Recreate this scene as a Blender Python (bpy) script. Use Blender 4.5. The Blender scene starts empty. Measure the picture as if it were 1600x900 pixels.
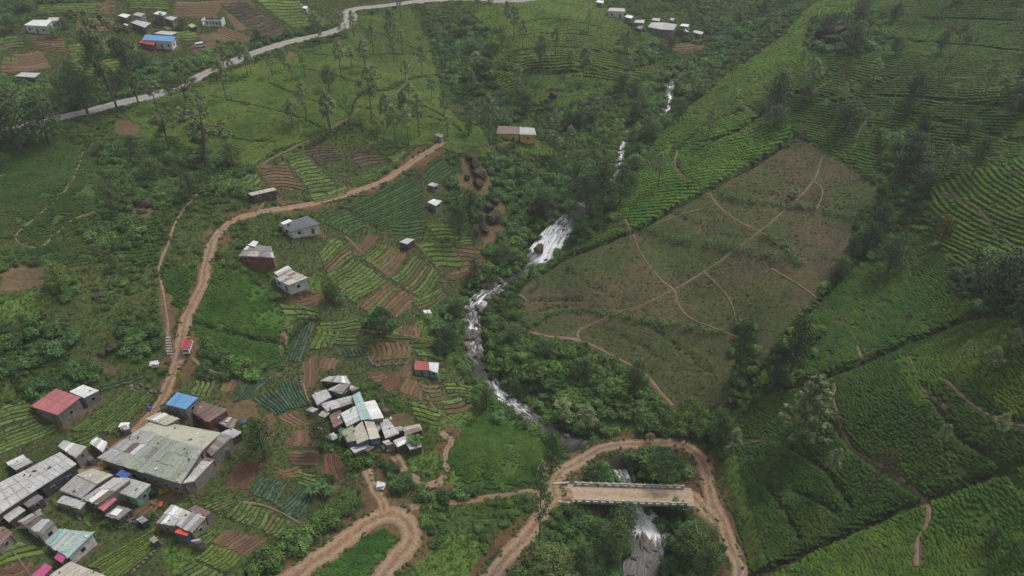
import bpy, bmesh, math, random
import numpy as np
from mathutils import Vector, Matrix
R = math.radians
rnd = random.Random(7)
rng = np.random.default_rng(7)
S = bpy.context.scene
COL = S.collection

# ------------------------------------------------------------------ camera, sky, sun, exposure
H = 150.0
PITCH = R(37.0)
F = 1142.0                                     # focal length in photo pixels (1600 wide)
cd = bpy.data.cameras.new('camera'); cam = bpy.data.objects.new('camera', cd); COL.objects.link(cam)
cam.location = (0, 0, H); cam.rotation_euler = (R(90) - PITCH, 0, 0)
cd.sensor_width = 36.0; cd.lens = 36.0 * F / 1600.0; cd.clip_start = 1.0; cd.clip_end = 12000.0
S.camera = cam

SUN_EL, SUN_AZ = 58.0, 50.0                    # azimuth from +Y towards +X
w = bpy.data.worlds.new('World'); S.world = w; w.use_nodes = True
nt = w.node_tree; bg = nt.nodes['Background']
sky = nt.nodes.new('ShaderNodeTexSky'); sky.sky_type = 'NISHITA'; sky.sun_disc = False
sky.sun_elevation = R(SUN_EL); sky.sun_rotation = R(SUN_AZ); sky.air_density = 1.0; sky.dust_density = 4.0; sky.ozone_density = 1.0
hsv = nt.nodes.new('ShaderNodeHueSaturation'); hsv.inputs['Saturation'].default_value = 0.35
nt.links.new(sky.outputs[0], hsv.inputs['Color']); nt.links.new(hsv.outputs[0], bg.inputs[0])
bg.inputs[1].default_value = 0.13
sd = bpy.data.lights.new('sun', 'SUN'); sun = bpy.data.objects.new('sun', sd); COL.objects.link(sun)
sd.energy = 1.5; sd.angle = R(11); sd.color = (1.0, 0.96, 0.90)
sdir = Vector((math.sin(R(SUN_AZ)) * math.cos(R(SUN_EL)), math.cos(R(SUN_AZ)) * math.cos(R(SUN_EL)), math.sin(R(SUN_EL))))
sun.rotation_euler = sdir.to_track_quat('Z', 'Y').to_euler(); sun.location = (100, 100, 400)
S.view_settings.view_transform = 'Standard'; S.view_settings.look = 'None'
S.view_settings.exposure = 0.23; S.view_settings.gamma = 1.0
HAZE = 0.0002

# ------------------------------------------------------------------ numeric helpers
cp, sp_ = math.cos(PITCH), math.sin(PITCH)
def rays(uv):
    uv = np.asarray(uv, float); a = (uv[:, 0] - 800) / F; b = (450 - uv[:, 1]) / F
    d = np.stack([a, cp + b * sp_, -sp_ + b * cp], 1)
    return d
def on_plane(uv, z):
    d = rays(uv); t = (np.asarray(z, float) - H) / d[:, 2]
    return np.stack([d[:, 0] * t, d[:, 1] * t], 1)
def project(x, y, z):
    zc = y * cp - (z - H) * sp_
    yc = y * sp_ + (z - H) * cp
    return 800 + F * x / zc, 450 - F * yc / zc
def vnoise(x, y, scale, seed=0, octaves=3):
    out = 0; amp = 1; tot = 0
    for o in range(octaves):
        g = np.random.default_rng(seed * 31 + o).random((256, 256))
        xs = x / scale * (2 ** o) + 37.3 * o; ys = y / scale * (2 ** o) + 11.7 * o
        xi = np.floor(xs).astype(int); yi = np.floor(ys).astype(int)
        fx = xs - xi; fy = ys - yi; fx = fx * fx * (3 - 2 * fx); fy = fy * fy * (3 - 2 * fy)
        g00 = g[xi % 256, yi % 256]; g10 = g[(xi + 1) % 256, yi % 256]; g01 = g[xi % 256, (yi + 1) % 256]; g11 = g[(xi + 1) % 256, (yi + 1) % 256]
        out = out + amp * ((g00 * (1 - fx) + g10 * fx) * (1 - fy) + (g01 * (1 - fx) + g11 * fx) * fy)
        tot += amp; amp *= 0.5
    return out / tot
def sstep(a, b, x):
    t = np.clip((x - a) / (b - a), 0, 1); return t * t * (3 - 2 * t)

# ------------------------------------------------------------------ terrain heights
CP = [(0,900,12),(0,780,13),(0,700,17),(0,550,26),(0,400,33),(0,300,34),(0,200,36),(-150,500,40),(-150,800,22),(150,800,9),(200,900,6),
 (100,650,16),(220,690,12),(350,720,8),(300,850,6),(450,800,4),(500,700,4),(600,680,3),(600,900,1),(640,800,1),(750,770,1.5),(800,850,0.5),
 (300,560,18),(440,560,11),(560,560,7),(680,560,4),(200,460,27),(100,500,28),(330,400,26),(470,440,18),(600,440,12),(700,420,8),(400,330,28),
 (560,300,24),(680,300,18),(760,350,12),(680,235,25),(560,200,30),(300,250,32),(100,300,34),(200,350,31),(100,185,35),(330,110,35),(450,65,35),(545,30,34),
 (250,60,40),(60,40,43),(0,0,46),(150,0,46),(400,0,42),(600,120,31),(700,80,24),(740,150,20),(780,100,30),(850,100,33),(850,20,39),(920,60,35),(950,120,28),(700,0,32),
 (800,205,22),(870,200,18),(870,270,14),(800,300,14),(780,380,8),(770,180,22),
 (1000,900,-6),(985,830,-5),(985,780,-4.5),(965,730,-4),(890,690,-3),(840,650,-2),(780,600,-1),(745,550,0),(740,500,1.2),(770,450,3),(830,408,4.5),
 (862,372,9),(890,335,14),(940,300,15),(968,250,16),(980,200,18),(1043,165,21),(1047,130,24),(1100,75,27),(1040,40,31),(960,15,35),(1150,40,31),(1180,10,33),(1100,0,34),
 (750,655,3),(780,700,5),(860,640,0),(800,560,4),(830,490,6),(880,590,3),(960,610,3.5),(880,770,0.8),(1075,775,0.8),(930,650,-1),(1050,690,1.2),(1120,780,0.5),(1150,890,0),
 (900,850,-2),(1080,850,-3),(860,820,-.5),
 (1200,800,5),(1300,850,9),(1400,800,16),(1600,850,27),(1600,700,33),(1500,600,33),(1400,650,25),(1250,650,14),(1170,620,10),(1200,520,17),(1050,560,8),
 (1000,480,12),(920,500,8),(1100,420,18),(1000,360,19),(900,400,11),(930,365,15),(1100,300,27),(1200,380,25),(1300,400,28),(1250,230,35),(1350,300,35),
 (1400,400,31),(1500,400,38),(1600,350,47),(1500,490,33),(1600,500,42),(1060,230,27),(1000,300,22),(1000,250,20),(1100,200,32),(1150,165,37),(1250,100,46),
 (1350,40,54),(1280,10,50),(1190,90,38),(1120,130,29),(1400,150,50),(1500,150,56),(1600,100,62),(1600,0,67),(1450,0,60),(1600,220,54),(1420,240,43),(1500,280,46),
 (1750,400,58),(1750,100,72),(1750,800,40),(500,1000,0),(1000,1000,-7),(1500,1000,22),(100,1000,6),(800,-60,40),(400,-60,50),(1200,-50,42),(0,-60,52),(1550,-60,74)]
cpa = np.array(CP, float)
cxy = on_plane(cpa[:, :2], cpa[:, 2])
far = np.array([(-450,620,70),(0,700,52),(450,640,95),(-450,50,45),(450,50,70),(0,20,-8),(-450,330,60),(450,330,85),(-200,650,60),(220,660,62)], float)
cxy = np.vstack([cxy, far[:, :2]]); cz = np.concatenate([cpa[:, 2], far[:, 2]])
def tps_k(r2): return 0.5 * r2 * np.log(r2 + 1e-6)
n = len(cz); D2 = ((cxy[:, None] - cxy[None]) ** 2).sum(2) / 1e4
A = np.zeros((n + 3, n + 3)); A[:n, :n] = tps_k(D2) + np.eye(n) * 0.0012
Pm = np.column_stack([np.ones(n), cxy / 100]); A[:n, n:] = Pm; A[n:, :n] = Pm.T
wv = np.linalg.solve(A, np.concatenate([cz, np.zeros(3)]))
GS = 0.75; X0, X1, Y0, Y1 = -450.0, 450.0, 15.0, 640.0
gx = np.arange(X0, X1 + GS, GS); gy = np.arange(Y0, Y1 + GS, GS)
cx_ = np.arange(X0, X1 + 6, 4.0); cy_ = np.arange(Y0, Y1 + 6, 4.0)
CX, CY = np.meshgrid(cx_, cy_)
q = np.column_stack([CX.ravel(), CY.ravel()])
zz = Pm[:1] * 0
Zc = wv[n] + (q / 100) @ wv[n + 1:]
for i in range(n):
    Zc += wv[i] * tps_k(((q - cxy[i]) ** 2).sum(1) / 1e4)
Zc = Zc.reshape(CX.shape)
def bil(G, x, y, x0, y0, s):
    fx = np.clip((np.asarray(x, float) - x0) / s, 0, G.shape[1] - 1.001); fy = np.clip((np.asarray(y, float) - y0) / s, 0, G.shape[0] - 1.001)
    i = fx.astype(int); j = fy.astype(int); a = fx - i; b = fy - j
    return (G[j, i] * (1 - a) + G[j, i + 1] * a) * (1 - b) + (G[j + 1, i] * (1 - a) + G[j + 1, i + 1] * a) * b
def cubic_up():
    # Catmull-Rom along both axes of the coarse grid
    def up(G, pos):
        i = np.clip(np.floor(pos).astype(int), 1, G.shape[0] - 3); t = (pos - i)[:, None]
        p0, p1, p2, p3 = G[i - 1], G[i], G[i + 1], G[i + 2]
        return 0.5 * (2 * p1 + (p2 - p0) * t + (2 * p0 - 5 * p1 + 4 * p2 - p3) * t * t + (3 * p1 - p0 - 3 * p2 + p3) * t ** 3)
    g = up(Zc, (gy - Y0) / 4.0)
    return up(g.T.copy(), (gx - X0) / 4.0).T.copy()
ZG = cubic_up()
GX, GY = np.meshgrid(gx, gy)
ZG += (vnoise(GX, GY, 26, 3, 4) - 0.5) * 2.6
def hz(x, y): return bil(ZG, x, y, X0, Y0, GS)
def PT(uv):
    """pixels of the photograph -> points on the terrain"""
    uv = np.asarray(uv, float).reshape(-1, 2); d = rays(uv)
    t0 = np.full(len(uv), 80.0); t1 = np.full(len(uv), 900.0); hit = np.zeros(len(uv), bool)
    prev = t0.copy()
    for t in np.arange(84.0, 900, 3.0):
        z = H + d[:, 2] * t; below = (z < hz(d[:, 0] * t, d[:, 1] * t)) & ~hit
        t0[below] = prev[below]; t1[below] = t; hit |= below; prev[:] = t
        if hit.all(): break
    for _ in range(18):
        tm = (t0 + t1) / 2; z = H + d[:, 2] * tm; b = z < hz(d[:, 0] * tm, d[:, 1] * tm)
        t1 = np.where(b, tm, t1); t0 = np.where(b, t0, tm)
    x, y = d[:, 0] * t1, d[:, 1] * t1
    return np.column_stack([x, y, hz(x, y)])
def smooth_line(P, step):
    """Catmull-Rom through the rows of P (any number of columns), resampled by step metres in xy"""
    P = np.asarray(P, float); P = np.vstack([2 * P[0] - P[1], P, 2 * P[-1] - P[-2]]); out = []
    for i in range(1, len(P) - 2):
        L = np.linalg.norm(P[i + 1, :2] - P[i, :2]); k = max(2, int(L / step))
        t = (np.arange(k) / k)[:, None]
        p0, p1, p2, p3 = P[i - 1], P[i], P[i + 1], P[i + 2]
        out.append(0.5 * (2 * p1 + (p2 - p0) * t + (2 * p0 - 5 * p1 + 4 * p2 - p3) * t * t + (3 * p1 - p0 - 3 * p2 + p3) * t ** 3))
    out.append(P[-2:-1]); return np.vstack(out)
def near_line(L, maxd):
    """distance grid to a dense polyline, with the index of the nearest vertex; only within maxd"""
    Dm = np.full(ZG.shape, 1e9); Ix = np.zeros(ZG.shape, int); k = int(maxd / GS) + 1
    for i, p in enumerate(L):
        ci = int((p[0] - X0) / GS); cj = int((p[1] - Y0) / GS)
        a, b, c, d = max(0, ci - k), min(ZG.shape[1], ci + k + 1), max(0, cj - k), min(ZG.shape[0], cj + k + 1)
        if a >= b or c >= d: continue
        dd = np.hypot(GX[c:d, a:b] - p[0], GY[c:d, a:b] - p[1]); sub = Dm[c:d, a:b]; m = dd < sub
        sub[m] = dd[m]; Ix[c:d, a:b][m] = i
    return Dm, Ix
def boxsmooth(a, k):
    if len(a) < 2 * k + 2: return a
    pad = np.concatenate([np.full(k, a[0]), a, np.full(k, a[-1])]); return np.convolve(pad, np.ones(2 * k + 1) / (2 * k + 1), 'valid')

# ---- river (pixel, pixel, width m, foam)
RIV = [(1004,960,8.5,.0),(1002,905,8.5,.0),(1004,870,8.5,.0),(1010,850,9,.2),(1014,828,10,1.0),(1002,808,9,.95),(986,786,7,.35),(980,765,6,.1),(976,738,4.5,.6),(962,716,4,.6),
 (930,702,5,.1),(888,686,5.5,.12),(845,655,5,.35),(800,622,4.5,.7),(770,597,4.5,.6),(752,572,5,.25),(742,546,5,.5),(738,515,5,.8),(734,490,6.6,.5),(745,470,6.6,.65),
 (775,446,5.5,.65),(803,428,4,.2),(828,412,6,.5),(844,397,11,.95),(862,371,11,.9),(884,342,8,.58),(905,325,4,.3),(938,300,4,.3),(962,272,4.5,.65),(968,250,4.5,.6),(975,215,4.5,.7),
 (988,195,4,.3),(1030,180,5,.6),(1043,165,5,.8),(1046,140,6,1),(1050,126,5,.6),(1078,104,4,.2),(1125,76,4,.1),(1180,50,4,.1)]
ra = np.array(RIV, float); ra[:, 2] *= np.where(ra[:, 1] < 310, .5, .86); rp = PT(ra[:, :2])
riv = smooth_line(np.column_stack([rp, ra[:, 2:]]), 1.2)
rz = boxsmooth(riv[:, 2], 3)
rz = np.maximum.accumulate(rz)                 # rises upstream
rz = rz - 1.3; riv[:, 2] = rz
Dm, Ix = near_line(riv, 16)
hw = riv[Ix, 3] / 2
tgt = riv[Ix, 2] - 0.55
k = sstep(0.0, 1.0, (Dm - hw - 0.4) / np.clip(1.2 + (ZG - tgt) * 0.9, 1.2, 8.5))
m = Dm < 15
ZG[m] = (tgt * (1 - k) + ZG * k)[m]
RIVMASK = Dm < hw + .7; RIVBED = Dm - hw

# ---- roads and paths: name, width, pixels
ROADS = [
 ('road', 7.6, [(-60,222),(0,206),(85,186),(180,163),(250,146),(300,125),(345,104),(400,82),(450,66),(500,55),(535,43),(548,28),(546,18),(560,13),(600,9),(640,4),(690,0),(740,-2),(800,2),(860,-4)]),
 ('dirt_road', 3.7, [(118,752),(160,722),(205,682),(232,652),(255,622),(268,590),(282,548),(291,500),(309,460),(321,422),(325,400),(334,376),(350,355),(375,340),(405,332),(440,326),(500,316),(560,298),(610,277),(645,252),(676,233),(690,222)]),
 ('dirt_road', 5.4, [(425,925),(470,893),(520,856),(565,823),(600,806),(622,806),(640,822),(641,846),(622,870),(600,895),(585,925)]),
 ('dirt_road', 4.6, [(750,925),(785,880),(815,845),(838,815),(856,785),(872,771),(899,770)]),
 ('dirt_road', 3.9, [(870,776),(866,755),(886,732),(930,716),(985,701),(1040,691),(1072,697),(1098,722),(1108,760),(1120,800),(1136,840),(1150,880),(1160,930)]),
 ('dirt_road', 4.2, [(1070,774),(1090,785),(1108,805),(1122,826)]),
 ('dirt_road', 2.2, [(616,712),(628,730),(645,748),(668,757),(690,750),(697,725),(697,705),(706,690),(690,676)]),
 ('dirt_road', 2.6, [(572,735),(582,758),(592,778),(602,800)]),
 ('footpath', 1.6, [(640,793),(700,786),(760,778),(820,770),(862,768)]),
 ('footpath', 1.5, [(330,280),(300,312),(275,345),(262,382),(248,420),(254,455),(262,500),(262,528),(268,560)]),
 ('footpath', 1.2, [(130,238),(110,287),(68,330),(24,370),(60,387),(105,350),(150,330),(175,318)]),
 ('footpath', 1.1, [(808,458),(826,470)]),
 ('footpath', 1.4, [(828,520),(862,527),(904,532),(935,545),(962,560),(990,574),(1012,590),(1030,612),(1050,635)]),
 ('footpath', 1.1, [(904,532),(906,516),(955,492),(1002,478),(1050,454),(1100,425),(1180,367),(1240,316),(1272,280),(1285,245)]),
 ('footpath', 1.3, [(955,325),(985,358),(1000,395),(1028,432),(1053,455),(1060,478),(1082,500),(1130,518),(1190,545)]),
 ('footpath', 1.3, [(1058,236),(1054,258),(1072,280),(1102,298),(1130,330),(1185,362),(1225,388),(1260,412)]),
 ('footpath', 1.3, [(1185,120),(1156,142),(1160,162),(1175,176)]),
 ('footpath', 1.3, [(1305,598),(1302,625),(1315,665),(1335,700),(1380,728),(1420,755),(1448,778)]),
 ('footpath', 1.4, [(1470,590),(1515,630),(1560,655),(1605,668)]),
 ('footpath', 1.6, [(1452,785),(1448,820),(1432,845),(1432,885)]),
 ('footpath', 1.2, [(1320,140),(1352,170),(1365,178),(1345,200),(1333,235)]),
 ('footpath', 1.2, [(1360,122),(1440,120),(1520,121),(1610,118)]),
 ('footpath', 1.2, [(400,333),(412,318),(428,308)]),
 ('footpath', 1.3, [(400,262),(440,240),(500,212),(545,180),(590,158),(630,135),(640,100),(660,85)]),
 ('footpath', 1.2, [(240,150),(250,125),(262,108)]),
 ('footpath', 1.2, [(690,222),(720,235),(770,228),(800,222)]),
 ('footpath', 0.9, [(540,370),(570,400),(605,430),(650,462),(680,470)]),
 ('footpath', 0.9, [(652,382),(668,402),(690,425)]),
 ('footpath', 1.1, [(300,560),(330,580),(390,592),(440,585)]),
 ('footpath', 1.0, [(560,515),(600,520),(650,528),(700,540)]),
 ('footpath', 1.0, [(668,620),(680,640),(710,660)]),
 ('footpath', 1.0, [(474,600),(480,622),(496,650),(504,664)]),
 ('footpath', 0.9, [(1015,352),(1040,345),(1085,330),(1140,320)]),('footpath', 0.9, [(1100,425),(1140,470),(1150,510)]),('footpath', 0.9, [(1270,282),(1285,300),(1275,330)]),('footpath', 0.9, [(1130,700),(1190,690),(1240,705),(1300,745)]),
 ('footpath', 1.0, [(1205,420),(1280,470),(1330,520),(1345,560)]),('footpath', 0.9, [(1480,640),(1440,600),(1420,560)]),('footpath', 1.0, [(1180,60),(1130,100),(1080,150)]),('footpath', 0.9, [(1300,125),(1220,175),(1140,215),(1070,232)]),('footpath', 1.0, [(1470,300),(1530,330),(1600,400)]),
 ('footpath', 0.9, [(800,30),(850,70),(860,110)]),('footpath', 0.9, [(350,140),(420,160),(470,200),(440,238)]),('footpath', 0.9, [(0,275),(60,268),(115,280)]),
 ('footpath', 1.0, [(380,785),(410,790),(435,800),(468,818)]),
]
roadlines = []
for nm, wd, px in ROADS:
    P = PT(px); L = smooth_line(P, 1.0)
    L[:, 2] = boxsmooth(hz(L[:, 0], L[:, 1]), 6 if wd > 2.5 else 2)
    CROSS = (nm == 'dirt_road' and px[0] == (870,776))
    if CROSS:      # the road passes over the stream on an embankment
        L[:, 2] = np.maximum(L[:, 2], boxsmooth(hz(L[:, 0], L[:, 1]), 14)); a_ = PT([(905,722)])[0]; b_ = PT([(1010,697)])[0]; tt = (L[:, 0] - a_[0]) / (b_[0] - a_[0]); seg = (tt > 0) & (tt < 1) & (L[:, 1] > 100) & (np.arange(len(L)) < len(L) * .6)
        L[seg, 2] = np.maximum(L[seg, 2], (a_[2] * (1 - tt) + b_[2] * tt)[seg] + .2); L[:, 2] = boxsmooth(L[:, 2], 3)
    if wd > 2.5:
        Dm, Ix = near_line(L, wd / 2 + 5.5)
        k = sstep(wd / 2 + 0.5, wd / 2 + 3.8, Dm); m = Dm < wd / 2 + 5
        keep = ~RIVMASK | CROSS
        mm = m & keep
        ZG[mm] = (L[Ix, 2] * (1 - k) + ZG * k)[mm]
    roadlines.append((nm, wd, L))
# ---- drains and gullies cut into the slopes: depth, half width, pixels
DITCH = [(1.6,1.6,[(1180,612),(1230,603),(1290,588),(1350,565),(1400,542),(1480,510),(1530,492)]),
 (1.4,1.4,[(1160,905),(1220,880),(1320,835),(1400,800),(1450,779),(1520,752),(1600,722),(1640,705)]),
 (1.2,1.2,[(806,458),(822,438),(860,415),(920,388),(1000,356),(1052,325),(1102,298),(1150,272),(1200,243),(1240,210)]),
 (1.3,1.2,[(1130,655),(1155,620),(1190,572),(1250,500),(1290,460),(1345,398)]),
 (1.0,1.1,[(780,108),(830,112),(880,112),(935,108),(990,110)]),
 (0.9,1.0,[(490,86),(540,87),(600,85),(650,85)]),
 (1.2,1.3,[(395,270),(440,248),(500,220),(540,188),(560,150),(610,138),(650,122),(690,115)]),
 (1.0,1.1,[(655,160),(690,180),(720,205)]),
 (0.9,1.0,[(300,505),(330,512),(370,522),(400,530),(440,535)]),
 (0.9,1.0,[(1240,765),(1275,780),(1310,800)]),(1.0,1.0,[(1300,660),(1340,705),(1400,745),(1440,775)]),
 (0.8,1.0,[(1225,140),(1300,150),(1400,120)]),(0.8,1.0,[(1400,172),(1500,195),(1600,222)]),(0.9,1.0,[(1440,28),(1500,30),(1600,34)]),
 (0.9,1.0,[(1090,225),(1150,205),(1220,160),(1300,115),(1360,80)]),(0.9,1.0,[(1160,100),(1200,65),(1235,38)]),
 (0.9,1.0,[(1620,780),(1560,720),(1500,680),(1470,640),(1440,600)]),
 (0.8,0.9,[(420,130),(470,150),(520,165),(600,172)]),(0.8,0.9,[(300,195),(360,215),(430,222)]),(0.8,0.8,[(440,100),(520,118),(560,130)]),(0.8,0.8,[(560,42),(610,60),(665,82)]),(0.7,0.8,[(330,150),(400,165),(470,185),(510,205)]),
 (0.8,0.9,[(800,40),(860,30),(940,44)]),(0.8,0.9,[(790,62),(860,52),(955,66)]),(0.8,0.9,[(785,84),(870,76),(985,86)]),(0.8,0.9,[(810,132),(870,142),(945,132)]),(0.8,0.8,[(600,165),(650,178),(690,188)]),
 (0.9,0.9,[(1300,158),(1400,150),(1500,160),(1610,170)]),(0.9,0.9,[(1420,62),(1500,70),(1610,80)]),(0.8,0.8,[(1100,230),(1160,200),(1200,170),(1260,140)]),
 (0.6,0.6,[(1040,330),(1090,350),(1150,372)]),(0.6,0.6,[(880,420),(930,450),(980,470)]),(0.6,0.6,[(1000,500),(1060,540),(1110,580)]),(0.6,0.6,[(1180,300),(1250,310),(1330,330)]),(0.6,0.6,[(960,520),(1010,545),(1060,580)]),
 (0.9,0.8,[(1230,700),(1290,735),(1330,790)]),(0.8,0.8,[(1200,760),(1230,800),(1250,840)]),(0.7,0.9,[(840,485),(870,478),(905,487)]),(0.7,0.9,[(808,468),(860,468),(910,469)])]
ditchmask = np.zeros(ZG.shape, bool)
for dep, hwid, px in DITCH:
    L = smooth_line(PT(px), 0.8); Dm, Ix = near_line(L, hwid * 2 + 1)
    ZG -= dep * (1 - sstep(hwid * .35, hwid * 1.25, Dm)); ditchmask |= Dm < hwid * .6

# ------------------------------------------------------------------ land cover raster
LU = np.zeros(ZG.shape, np.int16)              # 0 scrub, 1 path/road, 2 river bed, 3 thicket, 4 bright grass, 5 bare soil, 6 brown plantation, 7 plot, 8 building, 10+ tea
def poly_mask(px=None, world=None):
    P = PT(px)[:, :2] if world is None else np.asarray(world)[:, :2]
    a = max(0, int((P[:, 0].min() - X0) / GS)); b = min(ZG.shape[1], int((P[:, 0].max() - X0) / GS) + 2)
    c = max(0, int((P[:, 1].min() - Y0) / GS)); d = min(ZG.shape[0], int((P[:, 1].max() - Y0) / GS) + 2)
    x = GX[c:d, a:b]; y = GY[c:d, a:b]; ins = np.zeros(x.shape, bool)
    for i in range(len(P)):
        x1, y1 = P[i]; x2, y2 = P[i - 1]
        if y1 == y2: continue
        ins ^= ((y1 > y) != (y2 > y)) & (x < (x2 - x1) * (y - y1) / (y2 - y1) + x1)
    M = np.zeros(ZG.shape, bool); M[c:d, a:b] = ins; return M
GARD = [[(258,588),(440,580),(470,500),(560,500),(700,498),(745,600),(700,690),(640,640),(600,600),(500,600),(480,700),(565,765),(500,800),(430,840),(360,905),(-40,905),(-40,640),(60,650),(160,600),(240,590),(260,650),(380,680),(400,640),(330,630)],
 [(430,370),(560,318),(660,262),(720,250),(722,330),(765,430),(700,470),(620,512),(480,500),(420,450)],[(350,270),(520,215),(620,250),(545,300),(400,325)],[(-40,60),(180,0),(700,-40),(520,40),(330,90),(240,110),(100,110),(-40,125)]]
for g in GARD: LU[poly_mask(g) & (LU == 0)] = 36
TEA = [ # polygon, row direction (pixels), spacing, tint, where
 ([(0,222),(100,212),(128,240),(105,290),(70,328),(20,372),(-60,372),(-60,230)], ((0,330),(90,305)), 1.6, (.050,.098,.026), 'on the far left slope under the paved road'),
 ([(132,238),(230,235),(190,330),(150,338),(60,387),(24,372),(68,330),(110,290)], ((60,350),(180,300)), 1.6, (.048,.092,.025), 'between the two footpaths on the left slope'),
 ([(-60,382),(58,390),(170,335),(240,338),(250,420),(200,400),(90,420),(60,398),(0,408),(-60,410)], ((60,400),(220,360)), 1.7, (.045,.090,.024), 'below the footpath junction on the left'),
 ([(200,172),(330,122),(420,92),(540,62),(560,25),(640,14),(668,60),(690,150),(715,190),(690,222),(640,228),(590,215),(560,190),(500,215),(430,235),(390,262),(330,250),(300,230),(230,215),(190,190)], ((300,200),(560,130)), 1.75, (.066,.112,.024), 'below the paved road, dotted with silver oaks'),
 ([(715,0),(930,2),(1000,60),(1010,108),(960,150),(860,140),(790,150),(760,110),(790,60),(740,25)], ((800,70),(960,72)), 1.9, (.072,.120,.026), 'on the round knoll above the yellow house'),
 ([(320,412),(390,432),(440,480),(462,520),(440,565),(400,578),(330,572),(305,545),(303,500)], ((310,560),(440,490)), 1.5, (.050,.125,.026), 'right of the dirt road behind the red van'),
 ([(250,425),(312,418),(302,450),(285,482),(266,470)], ((255,460),(300,430)), 1.5, (.052,.120,.028), 'between the dirt road and the stepped footpath'),
 ([(750,655),(800,640),(840,668),(855,720),(850,757),(760,766),(705,757),(700,700),(720,670)], ((710,750),(850,700)), 1.45, (.050,.112,.026), 'on the small hill left of the bridge'),
 ([(480,905),(560,842),(598,824),(612,838),(606,856),(570,905)], ((500,890),(600,830)), 1.45, (.050,.125,.028), 'inside the hairpin bend'),
 ([(1175,910),(1132,740),(1122,700),(1150,655),(1200,622),(1290,592),(1480,514),(1560,494),(1660,540),(1660,700),(1600,720),(1450,775),(1200,886)], ((1200,820),(1500,660)), 1.6, (.038,.080,.021), 'on the dark slope right of the bridge road'),
 ([(1190,915),(1300,850),(1455,783),(1600,728),(1660,710),(1660,940),(1190,940)], ((1250,890),(1500,760)), 1.7, (.058,.112,.024), 'in the bottom right corner below the long ditch'),
 ([(1182,608),(1160,640),(1235,505),(1312,432),(1382,345),(1450,365),(1500,430),(1532,482),(1480,506),(1290,584)], ((1200,570),(1480,470)), 1.7, (.042,.088,.021), 'between the wooded gully and the black ditch'),
 ([(1452,290),(1600,246),(1660,240),(1660,520),(1600,500),(1540,480),(1500,420),(1452,360)], ((1470,330),(1600,420)), 2.0, (.062,.118,.022), 'on the bright shoulder at the right edge'),
 ([(1258,208),(1302,240),(1382,282),(1372,200),(1450,198),(1462,290),(1600,242),(1660,230),(1660,-40),(1400,-40),(1290,60),(1250,120),(1170,165),(1200,190)], ((1300,160),(1600,175)), 1.9, (.044,.090,.020), 'covering the high slope at the top right'),
 ([(1057,240),(1100,200),(1170,172),(1245,205),(1200,237),(1105,293),(1072,275)], ((1080,255),(1230,215)), 1.8, (.068,.140,.026), 'on the ridge tip above the brown plantation'),
 ([(958,332),(962,300),(1050,238),(1062,272),(1098,298),(1010,350),(985,357)], ((970,310),(1090,300)), 1.8, (.060,.132,.024), 'on the ridge nose right of the waterfall'),
 ([(975,295),(1000,250),(1060,180),(1130,120),(1220,60),(1275,5),(1330,-40),(1420,-40),(1290,60),(1250,120),(1170,165),(1100,195),(1050,235)], ((1000,270),(1230,70)), 1.9, (.074,.138,.026), 'along the sunlit ridge above the upper river'),
 ([(1400,562),(1500,508),(1560,496),(1660,545),(1660,645),(1600,652),(1540,620),(1480,590),(1430,640)], ((1430,600),(1580,560)), 1.7, (.072,.125,.022), 'on the bright patch right of the black ditch, cut by an earthy footpath'),
 ([(700,188),(752,200),(765,235),(760,250),(692,232)], ((700,215),(760,222)), 1.7, (.066,.112,.026), 'behind the small square hut at the end of the orange road'),
 ([(880,405),(900,385),(960,357),(983,362),(920,388)], ((880,400),(970,360)), 1.5, (.066,.130,.028), 'on the wedge between waterfall and plantation'),
]
for i, t in enumerate(TEA): LU[poly_mask(t[0])] = 10 + i
PLANT = [(822,440),(900,398),(1010,355),(1105,300),(1200,243),(1255,216),(1300,245),(1372,290),(1350,395),(1300,432),(1250,492),(1185,572),(1130,645),(1052,640),(1012,590),(905,534),(828,522),(806,465)]
LU[poly_mask(PLANT)] = 6
GRASS = [[(800,116),(900,118),(965,128),(930,150),(880,168),(830,160)],[(820,215),(880,222),(870,245),(800,235)],[(890,640),(940,650),(1000,676),(1010,690),(960,690),(905,668)],[(0,475),(50,458),(100,460),(60,492),(0,500)],[(1355,18),(1410,15),(1412,28),(1370,33)],
 [(660,740),(700,720),(740,780),(700,770)],[(640,640),(700,640),(740,630),(720,690),(690,680)],[(1130,720),(1150,700),(1200,890),(1180,905)],[(660,860),(720,830),(760,860),(740,910),(640,910)],
 [(630,700),(690,700),(690,735),(650,735)],[(250,860),(300,840),(310,870),(270,905)],[(655,500),(690,500),(700,530),(660,530)],[(420,430),(500,430),(500,455),(470,470)]]
for g in GRASS: LU[poly_mask(g)] = 4
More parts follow.
